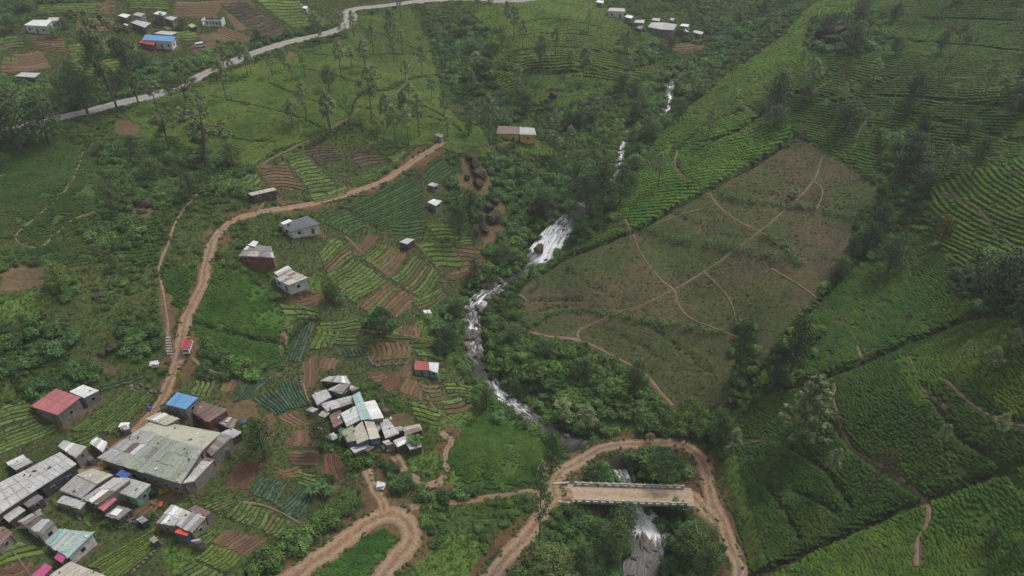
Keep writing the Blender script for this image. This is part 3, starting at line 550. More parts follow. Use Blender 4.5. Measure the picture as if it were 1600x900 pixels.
# ------------------------------------------------------------------ vegetable plots claim their ground before the mesh is made
PLOTS = [
 ((500,394),(526,372),(554,400),(512,432),7,'g'),((552,396),(575,367),(593,371),(562,401),4,'o'),((564,406),(592,382),(605,384),(580,412),3,'y'),
 ((580,413),(612,386),(636,397),(610,434),5,'s'),((612,436),(650,402),(690,430),(657,468),9,'g'),((512,436),(554,404),(604,438),(552,474),10,'g'),
 ((562,480),(608,444),(652,468),(610,502),8,'s'),((656,384),(706,378),(722,414),(684,418),5,'y'),((712,386),(750,386),(757,414),(724,418),5,'s'),
 ((700,426),(750,414),(746,428),(706,438),2,'s'),((668,352),(712,352),(722,374),(682,374),4,'y'),((400,260),(444,254),(474,296),(420,292),8,'s'),
 ((444,247),(468,238),(526,292),(484,302),13,'g'),((472,237),(518,230),(536,247),(500,260),6,'p'),((546,238),(574,236),(606,253),(562,262),5,'p'),
 ((544,284),(600,254),(616,262),(552,293),5,'g'),((542,326),(650,270),(668,338),(592,360),15,'d'),((500,345),(536,326),(572,352),(546,370),7,'d'),
 ((466,508),(446,566),(470,566),(492,500),5,'b'),((472,606),(474,566),(498,556),(492,606),5,'o'),((499,576),(502,557),(530,561),(524,578),4,'o'),
 ((536,544),(538,560),(566,556),(566,544),5,'b'),((582,566),(580,540),(640,536),(640,560),8,'s'),((572,580),(600,582),(606,592),(586,598),3,'o'),
 ((588,600),(606,582),(630,580),(618,612),5,'r'),((626,612),(636,588),(662,602),(660,626),5,'o'),((606,526),(630,510),(656,508),(652,528),4,'s'),
 ((362,628),(402,586),(434,586),(386,624),4,'b'),((398,624),(430,648),(454,639),(432,606),6,'b'),((434,598),(456,640),(484,634),(464,596),6,'b'),
 ((434,650),(458,668),(482,660),(462,643),4,'o'),((444,696),(458,672),(494,674),(494,700),4,'o'),((342,612),(354,594),(376,594),(362,612),3,'o'),
 ((305,596),(300,618),(330,622),(336,596),4,'g'),((504,740),(508,708),(530,712),(545,752),4,'r'),((352,758),(372,724),(410,718),(385,766),4,'r'),((388,768),(414,745),(450,757),(430,788),7,'b'),
 ((434,795),(468,763),(494,768),(466,812),6,'b'),((430,738),(468,728),(474,748),(440,744),3,'o'),((497,769),(507,750),(532,760),(504,778),4,'o'),
 ((352,808),(378,783),(424,802),(406,828),7,'g'),((410,829),(430,805),(464,820),(434,843),5,'g'),((334,848),(354,828),(416,842),(382,868),9,'o'),
 ((306,874),(334,852),(380,870),(350,894),8,'y'),((278,898),(303,878),(348,897),(328,918),6,'g'),((140,885),(240,828),(253,850),(185,908),9,'y'),
 ((316,790),(360,772),(372,786),(345,804),5,'g'),((208,800),(240,778),(256,783),(230,812),3,'o'),((-5,868),(30,845),(75,862),(-5,885),3,'y'),((-5,890),(40,876),(62,890),(20,912),2,'r'),
 ((116,672),(206,607),(240,615),(182,678),10,'g'),((-5,680),(50,656),(92,670),(-5,712),6,'g'),((152,607),(222,583),(227,590),(157,615),2,'b'),
 ((80,786),(88,779),(150,803),(138,822),5,'g'),((22,86),(62,80),(78,105),(25,112),6,'o'),((44,56),(95,58),(104,82),(60,76),7,'s'),((108,70),(140,72),(142,96),(112,96),6,'y'),
 ((276,3),(345,3),(335,28),(272,25),6,'o'),((345,8),(385,4),(450,50),(415,60),12,'p'),((405,2),(470,2),(514,36),(458,45),9,'y'),((266,50),(305,48),(310,66),(272,62),4,'y'),
 ((60,8),(150,5),(160,20),(60,22),4,'y'),((150,4),(180,2),(180,20),(160,22),3,'s'),((1030,72),(1072,64),(1115,72),(1062,82),4,'s'),((452,462),(500,455),(508,468),(455,482),3,'o'),
 ((500,505),(560,500),(565,515),(500,520),3,'g'),((500,525),(560,522),(560,538),(505,540),3,'g'),((690,630),(720,618),(735,640),(700,650),3,'g'),((300,70),(345,64),(350,78),(305,84),3,'o'),
 ((460,830),(480,815),(495,825),(475,845),3,'o'),
 ((-5,640),(40,625),(60,648),(-5,668),5,'g'),((104,690),(148,668),(163,688),(122,706),4,'g'),((444,506),(462,503),(442,556),(430,556),3,'g'),((494,510),(486,546),(520,544),(530,518),4,'y'),
 ((572,520),(640,530),(690,546),(640,543),3,'g'),((648,550),(692,556),(696,590),(688,600),4,'y'),((640,630),(690,640),(686,664),(652,660),4,'y'),((692,600),(738,604),(748,622),(702,620),4,'y'),
 ((482,664),(498,642),(512,664),(500,690),4,'o'),((404,656),(428,642),(430,680),(418,690),4,'o'),((452,704),(498,706),(498,730),(456,724),4,'o'),((458,738),(496,742),(490,764),(468,758),4,'g'),
 ((432,472),(500,486),(496,500),(450,500),3,'g'),((604,346),(658,346),(664,366),(618,368),4,'d'),((656,272),(688,246),(714,262),(674,298),6,'d'),((360,287),(396,264),(414,292),(388,300),4,'g'),
 ((486,306),(540,293),(546,302),(494,318),3,'g'),((566,218),(602,226),(640,242),(612,252),4,'g'),((110,100),(145,98),(150,120),(112,118),4,'y'),((160,62),(185,52),(190,80),(165,85),4,'g'),
 ((345,42),(400,62),(392,70),(338,55),5,'o'),((200,2),(268,2),(262,14),(205,14),4,'y'),((-5,60),(35,58),(38,75),(-5,80),4,'g'),((1000,50),(1050,54),(1045,66),(1005,62),4,'g'),
 ((118,30),(175,28),(178,48),(122,50),5,'s'),((150,96),(198,92),(204,114),(156,118),5,'y'),((205,70),(214,66),(216,84),(206,86),3,'g'),((5,92),(30,88),(24,112),(4,116),4,'s'),
 ((310,640),(338,628),(352,640),(330,650),3,'g'),((258,800),(300,775),(312,784),(285,800),4,'g'),((700,374),(738,372),(742,384),(706,384),3,'y'),((640,470),(690,452),(700,462),(662,490),4,'g'),
 ((620,590),(640,560),(646,582),(640,590),3,'o'),((300,845),(330,825),(346,830),(312,862),4,'g'),((655,600),(690,604),(690,628),(664,626),4,'s'),
]
plotw = []
for a, b, c, d, nb, st in PLOTS:
    W = PT([a, b, c, d]); W = W.mean(0) + (W - W.mean(0)) * 1.07; W[:, 2] = hz(W[:, 0], W[:, 1]); LU[poly_mask(world=W) & (LU != 1) & (LU != 2)] = 34 if st in 'osr' else 7; plotw.append(W)

# ------------------------------------------------------------------ buildings: (name, label, category, wall, [roofs]) roof = (4 pixels, heights, material, patch)
def Q(*a): return [(a[i], a[i + 1]) for i in range(0, 8, 2)]
BLD = [
 ('house','red roofed house with pale grey walls beside the green plot','house','wallgrey',[(Q(47,635,88,607,126,621,90,649),(3.2,4.2,4.2,3.2),'tinrose',0),(Q(108,612,130,601,155,610,131,622),3.2,'tinwhite',1)]),
 ('house','small square house with bright blue sheet roof beside the dirt road','house','wallgrey',[(Q(258,632,277,613,310,621,290,640),(3,3.4,3.4,3),'tinblue',0)]),
 ('house','brown rusty roofed house behind the blue roofed one','house','wallred',[(Q(297,642,315,627,357,640,326,660),(2.8,3.6,3.4,2.8),'tinrust',2)]),
 ('shed','grey patched lean-to right of the brown rusty roof','shed','walldark',[(Q(336,658,350,648,371,656,362,671),2.6,'tindark',2),(Q(345,676,362,668,378,676,362,686),2.4,'tin',2)]),
 ('shed','small shed with grey green sheets between road and large hall','shed','wallgrey',[(Q(227,655,250,644,281,654,259,665),2.8,'tinmoss',2)]),
 ('hall','large hall with broad faded green gable roof','hall','wallgrey',[(Q(246,680,317,703,283,756,190,728),(7.5,7.5,4.4,4.3),'tingreen',3),(Q(217,671,246,680,190,728,152,716),(7.5,7.5,4.3,4.2),'tin',2),(Q(217,671,240,656,346,676,317,703),(7.5,5.2,5.2,7.5),'tinmoss',1),(Q(317,702,346,676,364,682,330,712),(5.4,5.2,4,4),'tindark',2),(Q(285,756,320,714,335,718,303,752),(4.0,4.0,3.2,3.2),'tin',2)]),
 ('barn','long grey tin barn running off the left edge','barn','walldark',[(Q(28,740,94,706,120,725,62,762),(5.2,5.2,4,4),'tin',1),(Q(-45,775,28,740,62,762,-45,832),(5.2,5.2,4,4),'tin',1)]),
 ('awning','blue tarpaulin awning on the side of the long barn','awning','walldark',[(Q(67,753,95,737,103,745,75,761),(3.6,3.6,2.6,2.6),'tarpblue',0)]),
 ('shed','patched low shacks along the front of the long barn','shed','walldark',[(Q(30,783,54,768,68,778,45,793),2.5,'tindark',2),(Q(2,806,26,788,40,797,14,816),2.6,'tin',2)]),
 ('house','tin house of three grey and mossy roof planes in the village centre','house','wallgrey',[(Q(92,766,118,743,151,758,127,779),(3,4.6,4.6,3),'tin',1),(Q(118,742,145,732,177,742,151,757),(4.6,3.6,3.6,4.6),'tinmoss',1),(Q(128,780,178,746,206,748,152,788),(3,4.2,4,3),'tin',2)]),
 ('house','grey roofed house with green end wall','house','wallgreen',[(Q(178,767,206,748,236,757,212,779),(3.2,3.8,3.4,3),'tin',1)]),
 ('shed','low tin lean-to at the lower left of the three plane house','shed','wallgrey',[(Q(88,784,100,774,136,784,125,796),2.3,'tin',2)]),
 ('awning','rose red metal sheet roof in front of the village centre','awning','walldark',[(Q(152,793,174,775,183,780,162,799),2.8,'tinrose',0)]),
 ('shack','dark little shack with one white sheet on its roof','shack','walldark',[(Q(163,806,185,790,206,796,186,812),2.4,'tindark',2),(Q(171,803,181,794,192,796,182,806),2.7,'tinwhite',0)]),
 ('awning','blue sheet awning with white corner beside the large hall','awning','wallgrey',[(Q(180,742,190,734,206,741,195,748),3,'tarpblue',0)]),
 ('house','patched white and grey roofed house with rusty back and red tarpaulin porch','house','wallgrey',[(Q(244,817,268,788,293,798,272,822),3.4,'tinwhite',3),(Q(275,821,293,798,322,808,300,832),3.3,'tin',3),(Q(293,797,305,789,331,800,322,807),3.2,'tinrust',1)]),
 ('porch','porch with bright red tarpaulin roof and blue walls','porch','wallblue',[(Q(272,832,285,820,302,823,292,838),2.9,'tarpred',0)]),
 ('house','turquoise and grey roofed house with white walls','house','wallwhite',[(Q(70,848,92,826,147,832,107,871),(3.2,4,3.8,3),'tinteal',2)]),
 ('house','white walled row with rust striped roof','house','wallwhite',[(Q(27,815,50,802,86,816,65,838),(3,3.6,3.6,3),'tinrust',3)]),
 ('house','cream flat roofed house cut by the bottom edge','house','wallgrey',[(Q(72,902,110,877,172,902,130,930),3.4,'tincream',1)]),
 ('awning','magenta tarpaulin awning beside the turquoise roof','awning','walldark',[(Q(84,872,92,863,105,869,96,880),2.8,'tarppink',0)]),
 ('awning','long magenta tarpaulin awning at the bottom edge','awning','walldark',[(Q(48,902,70,880,82,886,62,908),2.8,'tarppink',0)]),
 ('shed','small flat grey shed behind the long barn','shed','wallgrey',[(Q(9,723,35,711,51,722,25,735),2.6,'tin',2)]),
 ('shack','patched shack with pile of sheets at the end of the barn','shack','wallgrey',[(Q(90,697,100,688,136,698,118,716),2.8,'tin',3)]),
 ('shack','round cornered white grey shack by the road start','shack','wallgrey',[(Q(140,692,151,683,168,691,160,706),2.6,'tinwhite',3)]),
 ('shack','rust brown roofed shack at the left edge','shack','wallgrey',[(Q(-20,842,2,822,20,832,-5,858),2.6,'tinrust',2)]),
 ('shack','cluster of grey patched roofs at the top of the middle village','shack','walldark',[(Q(500,595,515,588,541,587,548,600),2.8,'tin',3),(Q(512,609,530,600,548,600,534,616),3.0,'tindark',3)]),
 ('shack','grey patched roof with white sheets at the left of the middle village','shack','wallgrey',[(Q(487,618,510,608,518,620,496,633),2.9,'tin',3)]),
 ('house','long grey sheet roof left of the teal roof','house','walldark',[(Q(500,631,549,618,552,630,511,643),3.4,'tin',2)]),
 ('shed','dark brown rusty roof below the long grey sheet roof','shed','walldark',[(Q(514,649,532,639,537,660,521,669),2.8,'tinrust',1)]),
 ('house','white and teal roofed large house in the middle village','house','wallgrey',[(Q(550,618,562,612,580,654,564,657),(5.4,5.4,4.6,4.6),'tinteal',0),(Q(562,630,586,625,600,653,577,656),(4.6,4.8,4.0,4.4),'tinwhite',0),(Q(532,646,556,634,565,655,542,667),(4.2,5,4.4,3.8),'tinwhite',1)]),
 ('house','grey gabled house with blue front below the white roof','house','wallblue',[(Q(532,674,551,664,560,688,543,691),(3.2,4,4,3.2),'tinmoss',1),(Q(551,671,566,658,577,686,558,694),(4,4.6,4.4,3.8),'tincream',0),(Q(569,658,584,657,594,684,578,687),(4.6,3.8,3.6,4.4),'tincream',0)]),
 ('porch','small white sheeted porch at the foot of the middle village','porch','wallgrey',[(Q(547,700,570,694,573,700,554,708),2.3,'tinwhite',2)]),
 ('shack','jumbled silver shack right of the blue fronted house','shack','walldark',[(Q(592,657,606,654,624,677,602,685),2.6,'tin',3)]),
 ('shack','grey slat roofed shack at the right end of the middle village','shack','walldark',[(Q(629,668,656,662,660,672,633,681),2.6,'tinmoss',2)]),
 ('shack','pair of silver patched roofs beside the loop path','shack','walldark',[(Q(614,689,640,679,645,688,621,699),2.6,'tin',3),(Q(634,692,656,687,659,698,640,703),2.4,'tin',2)]),
 ('house','slate grey hipped house with white front below the orange road','house','wallwhite',[(Q(435,353,480,337,501,350,455,363),(2.5,3.2,3.2,2.5),'tinslate',0)]),
 ('shed','small white topped shed behind the slate grey house','shed','wallwhite',[(Q(438,348,452,342,457,345,443,351),2.6,'tinwhite',0)]),
 ('house','brown grey roofed house with red walls beside the dirt road','house','wallred',[(Q(372,400,388,382,424,385,429,403),(2.6,3.2,3.2,2.6),'tindark',3),(Q(388,383,396,376,404,378,398,386),3.5,'tinwhite',0)]),
 ('house','white walled house with dark windows and grey pink roof','house','wallwhite',[(Q(427,433,452,420,481,434,451,446),(3.2,3.6,3.6,3.2),'tincream',2),(Q(428,426,450,415,456,420,434,431),3.9,'tinwhite',1)]),
 ('hut','small tin field hut at the top of the striped plots','hut','walldark',[(Q(624,378,636,372,648,374,636,382),2.6,'tin',0)]),
 ('hut','little white roofed hut under the dark tree','hut','wallgrey',[(Q(668,316,677,311,691,314,681,322),2.4,'tinwhite',0)]),
 ('shelter','pale dome roofed shelter above the white roofed hut','shelter','wallgrey',[(Q(668,289,675,285,686,288,678,292),2,'tin',0)]),
 ('shed','long narrow open shed with pale roof above the road junction','shed','walldark',[(Q(387,302,428,293,432,297,393,306),3.0,'tincream',1)]),
 ('hut','small hut with half red and half white roof and green wall','hut','wallgreen',[(Q(647,578,649,563,670,566,671,579),(2.4,3,3,2.4),'tinred',0),(Q(671,579,670,566,686,567,684,583),(2.4,3,2.6,2.4),'tinwhite',0)]),
 ('house','yellow walled house with rusty red and grey roof','house','wallyellow',[(Q(775,209,779,197,812,198,812,210),(3.2,4.6,4.6,3.2),'tinrust',0),(Q(812,210,812,198,835,200,838,211),(3.2,4.6,4.2,3.2),'tin',1)]),
 ('hut','tiny square water hut at the end of the orange road','hut','palestone',[(Q(679,211,684,208,694,210,690,215),2.4,'tin',0)]),
 ('house','white tin roofed house alone at the top left','house','wallwhite',[(Q(37,39,52,31,82,31,72,41),(3.4,4.6,4.6,3.4),'tinwhite',1),(Q(72,32,77,27,92,27,92,33),3.6,'tincream',0)]),
 ('house','blue roofed white walled house by the paved road','house','wallwhite',[(Q(222,62,227,54,275,57,269,65),(3.6,4.2,4.2,3.6),'tinblue',0)]),
 ('awning','orange red awning left of the blue roofed house','awning','wallred',[(Q(217,66,224,62,243,65,240,70),2.6,'tarpred',0)]),
 ('house','grey flat roof behind the blue roofed house','house','wallgrey',[(Q(240,52,252,48,278,50,268,55),3.4,'tin',1)]),
 ('house','white roofed house at the top of the left hamlet','house','wallgrey',[(Q(239,21,248,17,261,20,254,25),4,'tinwhite',0)]),
 ('house','pale grey house left in the left hamlet','house','wallgrey',[(Q(207,23,214,19,227,21,220,26),3.6,'tin',1)]),
 ('shed','grey shed right in the left hamlet','shed','wallgrey',[(Q(256,28,266,25,277,27,269,32),3,'tin',1)]),
 ('shack','scattered white sheets shack left of the hamlet','shack','walldark',[(Q(184,24,192,21,204,23,197,28),2.6,'tinwhite',2)]),
 ('shack','low jumble of pale roofs in the middle of the hamlet','shack','walldark',[(Q(204,35,214,31,236,36,226,43),2.8,'tin',3)]),
 ('shed','dark long shed with grey roof among the left terraces','shed','walldark',[(Q(23,119,34,113,63,114,54,121),2.8,'tin',0)]),
 ('shed','white little shed above the bend of the paved road','shed','wallwhite',[(Q(472,12,475,9,481,10,479,14),2.2,'tinwhite',0)]),
 ('house','long pale roof at the left of the distant village','house','wallwhite',[(Q(949,17,953,12,976,13,977,18),3.4,'tincream',0)]),
 ('house','widest grey roof in the distant village','house','wallgrey',[(Q(1012,42,1018,35,1038,35,1034,46),(3.6,5,5,3.6),'tin',2),(Q(1034,46,1038,35,1058,38,1052,47),(3.6,5,4.4,3.6),'tin',2)]),
 ('house','white roofed house at the right of the distant village','house','wallgrey',[(Q(1062,40,1066,37,1077,38,1075,42),3.4,'tinwhite',0)]),
 ('shack','small pale shack left of the widest distant roof','shack','wallgrey',[(Q(990,35,994,31,1008,31,1006,36),3,'tin',2)]),
 ('shack','small grey roof behind the widest distant roof','shack','wallgrey',[(Q(1018,31,1021,28,1032,29,1030,33),3,'tin',0)]),
 ('shack','little grey roof at the right tail of the distant village','shack','wallgrey',[(Q(1082,50,1086,47,1100,50,1096,54),2.6,'tin',1)]),
 ('shack','tiny white roof left of the pale shack in the distant village','shack','wallgrey',[(Q(976,26,980,23,990,25,986,29),2.6,'tinwhite',0)]),
 ('shack','faint white shack at the top edge of the distant village','shack','wallgrey',[(Q(931,3,934,0,944,1,942,5),3,'tinwhite',0)]),
]
for q_, (u_, v_) in enumerate([(60,802),(132,746),(146,768),(332,692),(350,700),(306,742),(140,716),(8,772),(308,846),(240,843),(20,758),(118,760),(196,668),(498,614),(550,607),(590,668),(606,692),(520,682),(603,640),(506,647),(624,670),(646,686),(488,640),(574,700),(12,835),(222,812),(216,30),(196,40),(262,44),(300,40),(1050,30),(1000,42),(1070,48)]):
    a_ = (7.5 + q_ % 3 * 2) * (.6 if v_ < 60 else 1); b_ = (5.5 + q_ % 2 * 2) * (.6 if v_ < 60 else 1); mt_ = ['tin', 'tindark', 'tinwhite', 'tinrust', 'tinmoss'][q_ % 5]; sk = q_ % 4 - 1.5
    BLD.append(('lean_to', ('AUTO', ['grey', 'dark grey', 'whitish', 'rust brown', 'mossy'][q_ % 5], u_, v_), 'lean-to', 'walldark' if q_ % 2 else 'wallgrey', [(Q(u_ - a_, v_ + sk, u_ - sk, v_ - b_ * .8, u_ + a_, v_ - sk, u_ + sk, v_ + b_ * .8), (1.9, 2.5, 2.5, 1.9), mt_, 2)]))
bldw = []
for nm, lab, cat, wall, roofs in BLD:
    allr = []
    for px, hs, mt, patch in roofs:
        hs = [hs] * 4 if not isinstance(hs, tuple) else list(hs)
        cpx = np.mean(np.array(px, float), 0)[None]; zg = float(PT(cpx)[0, 2])
        for _ in range(6):
            xy = on_plane(cpx, zg + sum(hs) / 4); zg = float(hz(xy[0, 0], xy[0, 1]))
        allr.append([px, hs, mt, patch, zg])
    zg = float(np.mean([r[4] for r in allr])) 
    rl = []
    for px, hs, mt, patch, _ in allr:
        P = [np.array([*on_plane([p], zg + h)[0], zg + h]) for p, h in zip(px, hs)]
        rl.append((P, mt, patch))
        c = np.mean(P, 0); W = np.array([c + (p - c) * 1.12 for p in P]); mk = poly_mask(world=W)
        ZG[mk] = ZG[mk] * .25 + (zg - .05) * .75; LU[mk] = 8
    bldw.append((nm, lab, cat, wall, rl, zg))

# ------------------------------------------------------------------ terrain mesh
def build_ground():
    ys = [18.0]
    while ys[-1] < 560: ys.append(ys[-1] + (0.52 + max(0, ys[-1] - 80) * 0.0032 if ys[-1] > 68 else 4))
    ys = [-3000, -1200, -400, -100, -20] + ys + [600, 640, 760, 1000, 1500, 2500, 5000]
    ys = np.array(ys, float)
    s = np.linspace(-1, 1, 640); s = np.concatenate([[-40, -16, -7, -3.5, -2.2, -1.6, -1.25], s, [1.25, 1.6, 2.2, 3.5, 7, 16, 40]])
    Wd = 0.75 * (np.clip(ys, 60, 700) * .8 + 90) + 18
    X = s[None, :] * Wd[:, None]; Y = np.repeat(ys[:, None], len(s), 1)
    Z = hz(X, Y)
    jx = (vnoise(X, Y, 3.0, 11, 2) - .5) * 3.0; jy = (vnoise(X, Y, 3.0, 12, 2) - .5) * 3.0
    lu = lu_at(X, Y); lj = lu_at(X + jx, Y + jy)
    lu = np.where(np.isin(lu, (1, 2, 7, 8, 34)) | np.isin(lj, (1, 7, 8, 2, 34)), lu, lj)
    fine = (vnoise(X, Y, 1.8, 5, 3) - .5)
    amp = np.where(np.isin(lu, (1, 2, 7, 8, 34)), .05, np.where(lu == 36, .25, .55))
    Z = Z + fine * amp
    pal = np.tile(np.array([.060,.090,.028]), (64, 1))
    pal[1] = (.13,.09,.055); pal[2] = (.085,.075,.06); pal[3] = (.035,.055,.022); pal[4] = (.095,.155,.038); pal[5] = (.125,.088,.052); pal[6] = (.090,.079,.044)
    pal[7] = (.048,.046,.025); pal[8] = (.12,.085,.055); pal[9] = (.03,.034,.018)
    pal[37] = (.125,.075,.042); pal[34] = (.135,.085,.05); pal[35] = (.072,.080,.034); pal[36] = (.072,.088,.036)
    for i, t in enumerate(TEA): pal[10 + i] = tuple(np.array(t[3]) * .95 + np.array((.012,.008,.004)))
    C = pal[lu]
    g = vnoise(X, Y, 22, 21, 4)
    # brown plantation: weeds spreading in patches
    gb = sstep(.44, .60, g)[..., None]; m6 = (lu == 6)[..., None]; ms = np.isin(lu, (5, 34))[..., None]; C = np.where(ms, C * (.8 + .4 * vnoise(X, Y, 9, 27, 3)[..., None]), C); C = np.where(m6, C * (1 - gb * .7) + np.array([.062,.085,.030]) * gb * .7, C)
    gr = sstep(.60, .68, vnoise(X, Y, 30, 23, 4))[..., None]; C = np.where(m6, C * (1 - gr * .4) + np.array([.098,.072,.052]) * gr * .4, C)
    m0 = (lu == 0)[..., None]; go = sstep(.52, .66, vnoise(X, Y, 15, 25, 4))[..., None]; C = np.where(m0, C * (1 - go * .5) + np.array([.11,.09,.04]) * go * .5, C)
    h_, w_ = X.shape; V = np.stack([X, Y, Z], 2).reshape(-1, 3)
    idx = np.arange(h_ * w_).reshape(h_, w_)
    Fq = np.stack([idx[:-1, :-1], idx[:-1, 1:], idx[1:, 1:], idx[1:, :-1]], 2).reshape(-1, 4)
    me = mesh_of('ground', V, Fq, [M['ground']], smooth=True)
    ca = me.color_attributes.new('cover', 'FLOAT_COLOR', 'POINT')
    ca.data.foreach_set('color', np.concatenate([C.reshape(-1, 3), np.ones((h_ * w_, 1))], 1).astype(np.float32).ravel())
    tag(link('ground', me), kind='structure')
build_ground()

# ------------------------------------------------------------------ road and path strips, river
def strip(name, L, wd, mat, lift, label=None, cols=6, edge=.35):
    L = np.asarray(L); t = np.gradient(L[:, :2], axis=0); t /= np.linalg.norm(t, axis=1)[:, None] + 1e-9; nrm = np.column_stack([-t[:, 1], t[:, 0]])
    s = np.concatenate([[0], np.cumsum(np.linalg.norm(np.diff(L[:, :2], axis=0), axis=1))])
    wl = wd / 2 + (vnoise(s, s * 0 + wd, 5, 41, 3) - .5) * edge * 2; wr = wd / 2 + (vnoise(s, s * 0 + 50, 5, 43, 3) - .5) * edge * 2
    V = []; U = []
    for c in range(cols + 1):
        f = c / cols; off = (-wl) * (1 - f) + wr * f
        xy = L[:, :2] + nrm * off[:, None]; z = hz(xy[:, 0], xy[:, 1]); zc = np.maximum(z, L[:, 2] - .2) if wd > 2.5 else z
        edge_drop = -.22 if c in (0, cols) else 0.0
        V.append(np.column_stack([xy, zc + lift + edge_drop])); U.append(np.column_stack([np.full(len(s), f), s]))
    V = np.stack(V, 1).reshape(-1, 3); U = np.stack(U, 1).reshape(-1, 2); k = cols + 1; n_ = len(L)
    idx = np.arange(n_ * k).reshape(n_, k); Fq = np.stack([idx[:-1, :-1], idx[:-1, 1:], idx[1:, 1:], idx[1:, :-1]], 2).reshape(-1, 4)
    o = link(name, mesh_of(name, V, Fq, [mat], uv=U, smooth=True)); tag(o, kind='structure'); return o
for i, (nm, wd, L) in enumerate(roadlines):
    if nm == 'road': strip('road', L, wd, M['asphalt'], .14, cols=8)
    elif nm == 'dirt_road': strip('dirt_road', L, wd, M['dirt'], .12 + .006 * i, cols=8, edge=.95)
    else: strip('footpath', L, wd * (1.15 if i == 8 else .7 if i == 12 else .48), M['path'] if i in (8, 9, 12, 19) else M['grasspath'], .16 + .004 * i, cols=4, edge=.25)

def build_river():
    L = riv; t = np.gradient(L[:, :2], axis=0); t /= np.linalg.norm(t, axis=1)[:, None]; nr = np.column_stack([-t[:, 1], t[:, 0]])
    s = np.concatenate([[0], np.cumsum(np.linalg.norm(np.diff(L[:, :3], axis=0), axis=1))]); cols = 12; V = []; U = []; Fo = []
    for c in range(cols + 1):
        f = c / cols - .5; off = f * (L[:, 3] + 1.2); xy = L[:, :2] + nr * off[:, None]
        z = L[:, 2] + (vnoise(s * 1.0, s * 0 + off * 1.0, 1.1, 51, 2) - .5) * (.15 + .7 * L[:, 4])
        V.append(np.column_stack([xy, z])); U.append(np.column_stack([off, s])); Fo.append(L[:, 4])
    V = np.stack(V, 1).reshape(-1, 3); U = np.stack(U, 1).reshape(-1, 2); Fo = np.stack(Fo, 1).ravel(); k = cols + 1; n_ = len(L)
    idx = np.arange(n_ * k).reshape(n_, k); Fq = np.stack([idx[:-1, :-1], idx[:-1, 1:], idx[1:, 1:], idx[1:, :-1]], 2).reshape(-1, 4)
    me = mesh_of('river_water', V, Fq, [M['water']], uv=U, smooth=True)
    a = me.attributes.new('foam', 'FLOAT', 'POINT'); a.data.foreach_set('value', Fo.astype(np.float32))
    tag(link('river', me), 'narrow white and dark mountain stream running down the valley over rocks', kind='structure')
build_river()

# ------------------------------------------------------------------ plant prototypes
def leaf_cloud(centres, radii, nper, size, seed, flat_=1.0, up=.35, shell=.45, elong=1.0):
    """small leaf faces (one kite of two triangles each) spread through lumpy volumes"""
    r = np.random.default_rng(seed); V = []; Fc = []
    P = []
    for c, rad in zip(centres, radii):
        k = max(4, int(nper * (rad / max(radii)) ** 2)); d = r.normal(size=(k, 3)); d /= np.linalg.norm(d, axis=1)[:, None]
        rr = rad * (shell + (1 - shell) * r.random(k)) * (0.85 + .3 * r.random(k)); p = np.array(c) + d * rr[:, None] * np.array([1, 1, flat_])
        P.append(np.concatenate([p, d], 1))
    P = np.concatenate(P); k = len(P); p = P[:, :3]; nrm = P[:, 3:] + r.normal(size=(k, 3)) * .55 + np.array([0, 0, up]); nrm /= np.linalg.norm(nrm, axis=1)[:, None]
    a = np.cross(nrm, r.normal(size=(k, 3))); a /= np.linalg.norm(a, axis=1)[:, None] + 1e-9; b = np.cross(nrm, a)
    sz = (size * (.6 + .8 * r.random(k)))[:, None]
    V = np.stack([p + a * sz * elong, p + b * sz * .6 + nrm * sz * .12, p - a * sz * .8 * elong, p - b * sz * .6 - nrm * sz * .1], 1).reshape(-1, 3)
    Fc = (np.arange(k)[:, None] * 4 + np.array([[0, 1, 2, 3]]))
    return V, Fc
def mk_leaf_mesh(name, parts, mat):
    V = []; Fc = []; o = 0
    for v, f in parts: V.append(v); Fc.append(f + o); o += len(v)
    return mesh_of(name, np.concatenate(V), np.concatenate(Fc), [mat])
def blob(seed, sub=2, amp=.22, flat_=.7, flattop=False):
    bm = bmesh.new(); bmesh.ops.create_icosphere(bm, subdivisions=sub, radius=1.0); r = np.random.default_rng(seed); ph = r.random(12) * 6.28
    for v in bm.verts:
        x, y, z = v.co; k = 1 + amp * (math.sin(3.1 * x + ph[0]) * math.cos(2.7 * y + ph[1]) + .7 * math.sin(5.3 * z + ph[2] + 2 * x) + .5 * math.cos(7 * y + ph[3] + 3 * z) + .5 * math.sin(9 * x + ph[4]) * math.cos(8 * y + ph[5]))
        v.co = Vector((x * k, y * k, z * k * flat_))
        if flattop and v.co.z > .42: v.co.z = .42 + (v.co.z - .42) * .35
    V = [tuple(v.co) for v in bm.verts]; Fc = [tuple(vv.index for vv in f.verts) for f in bm.faces]; bm.free(); return V, Fc
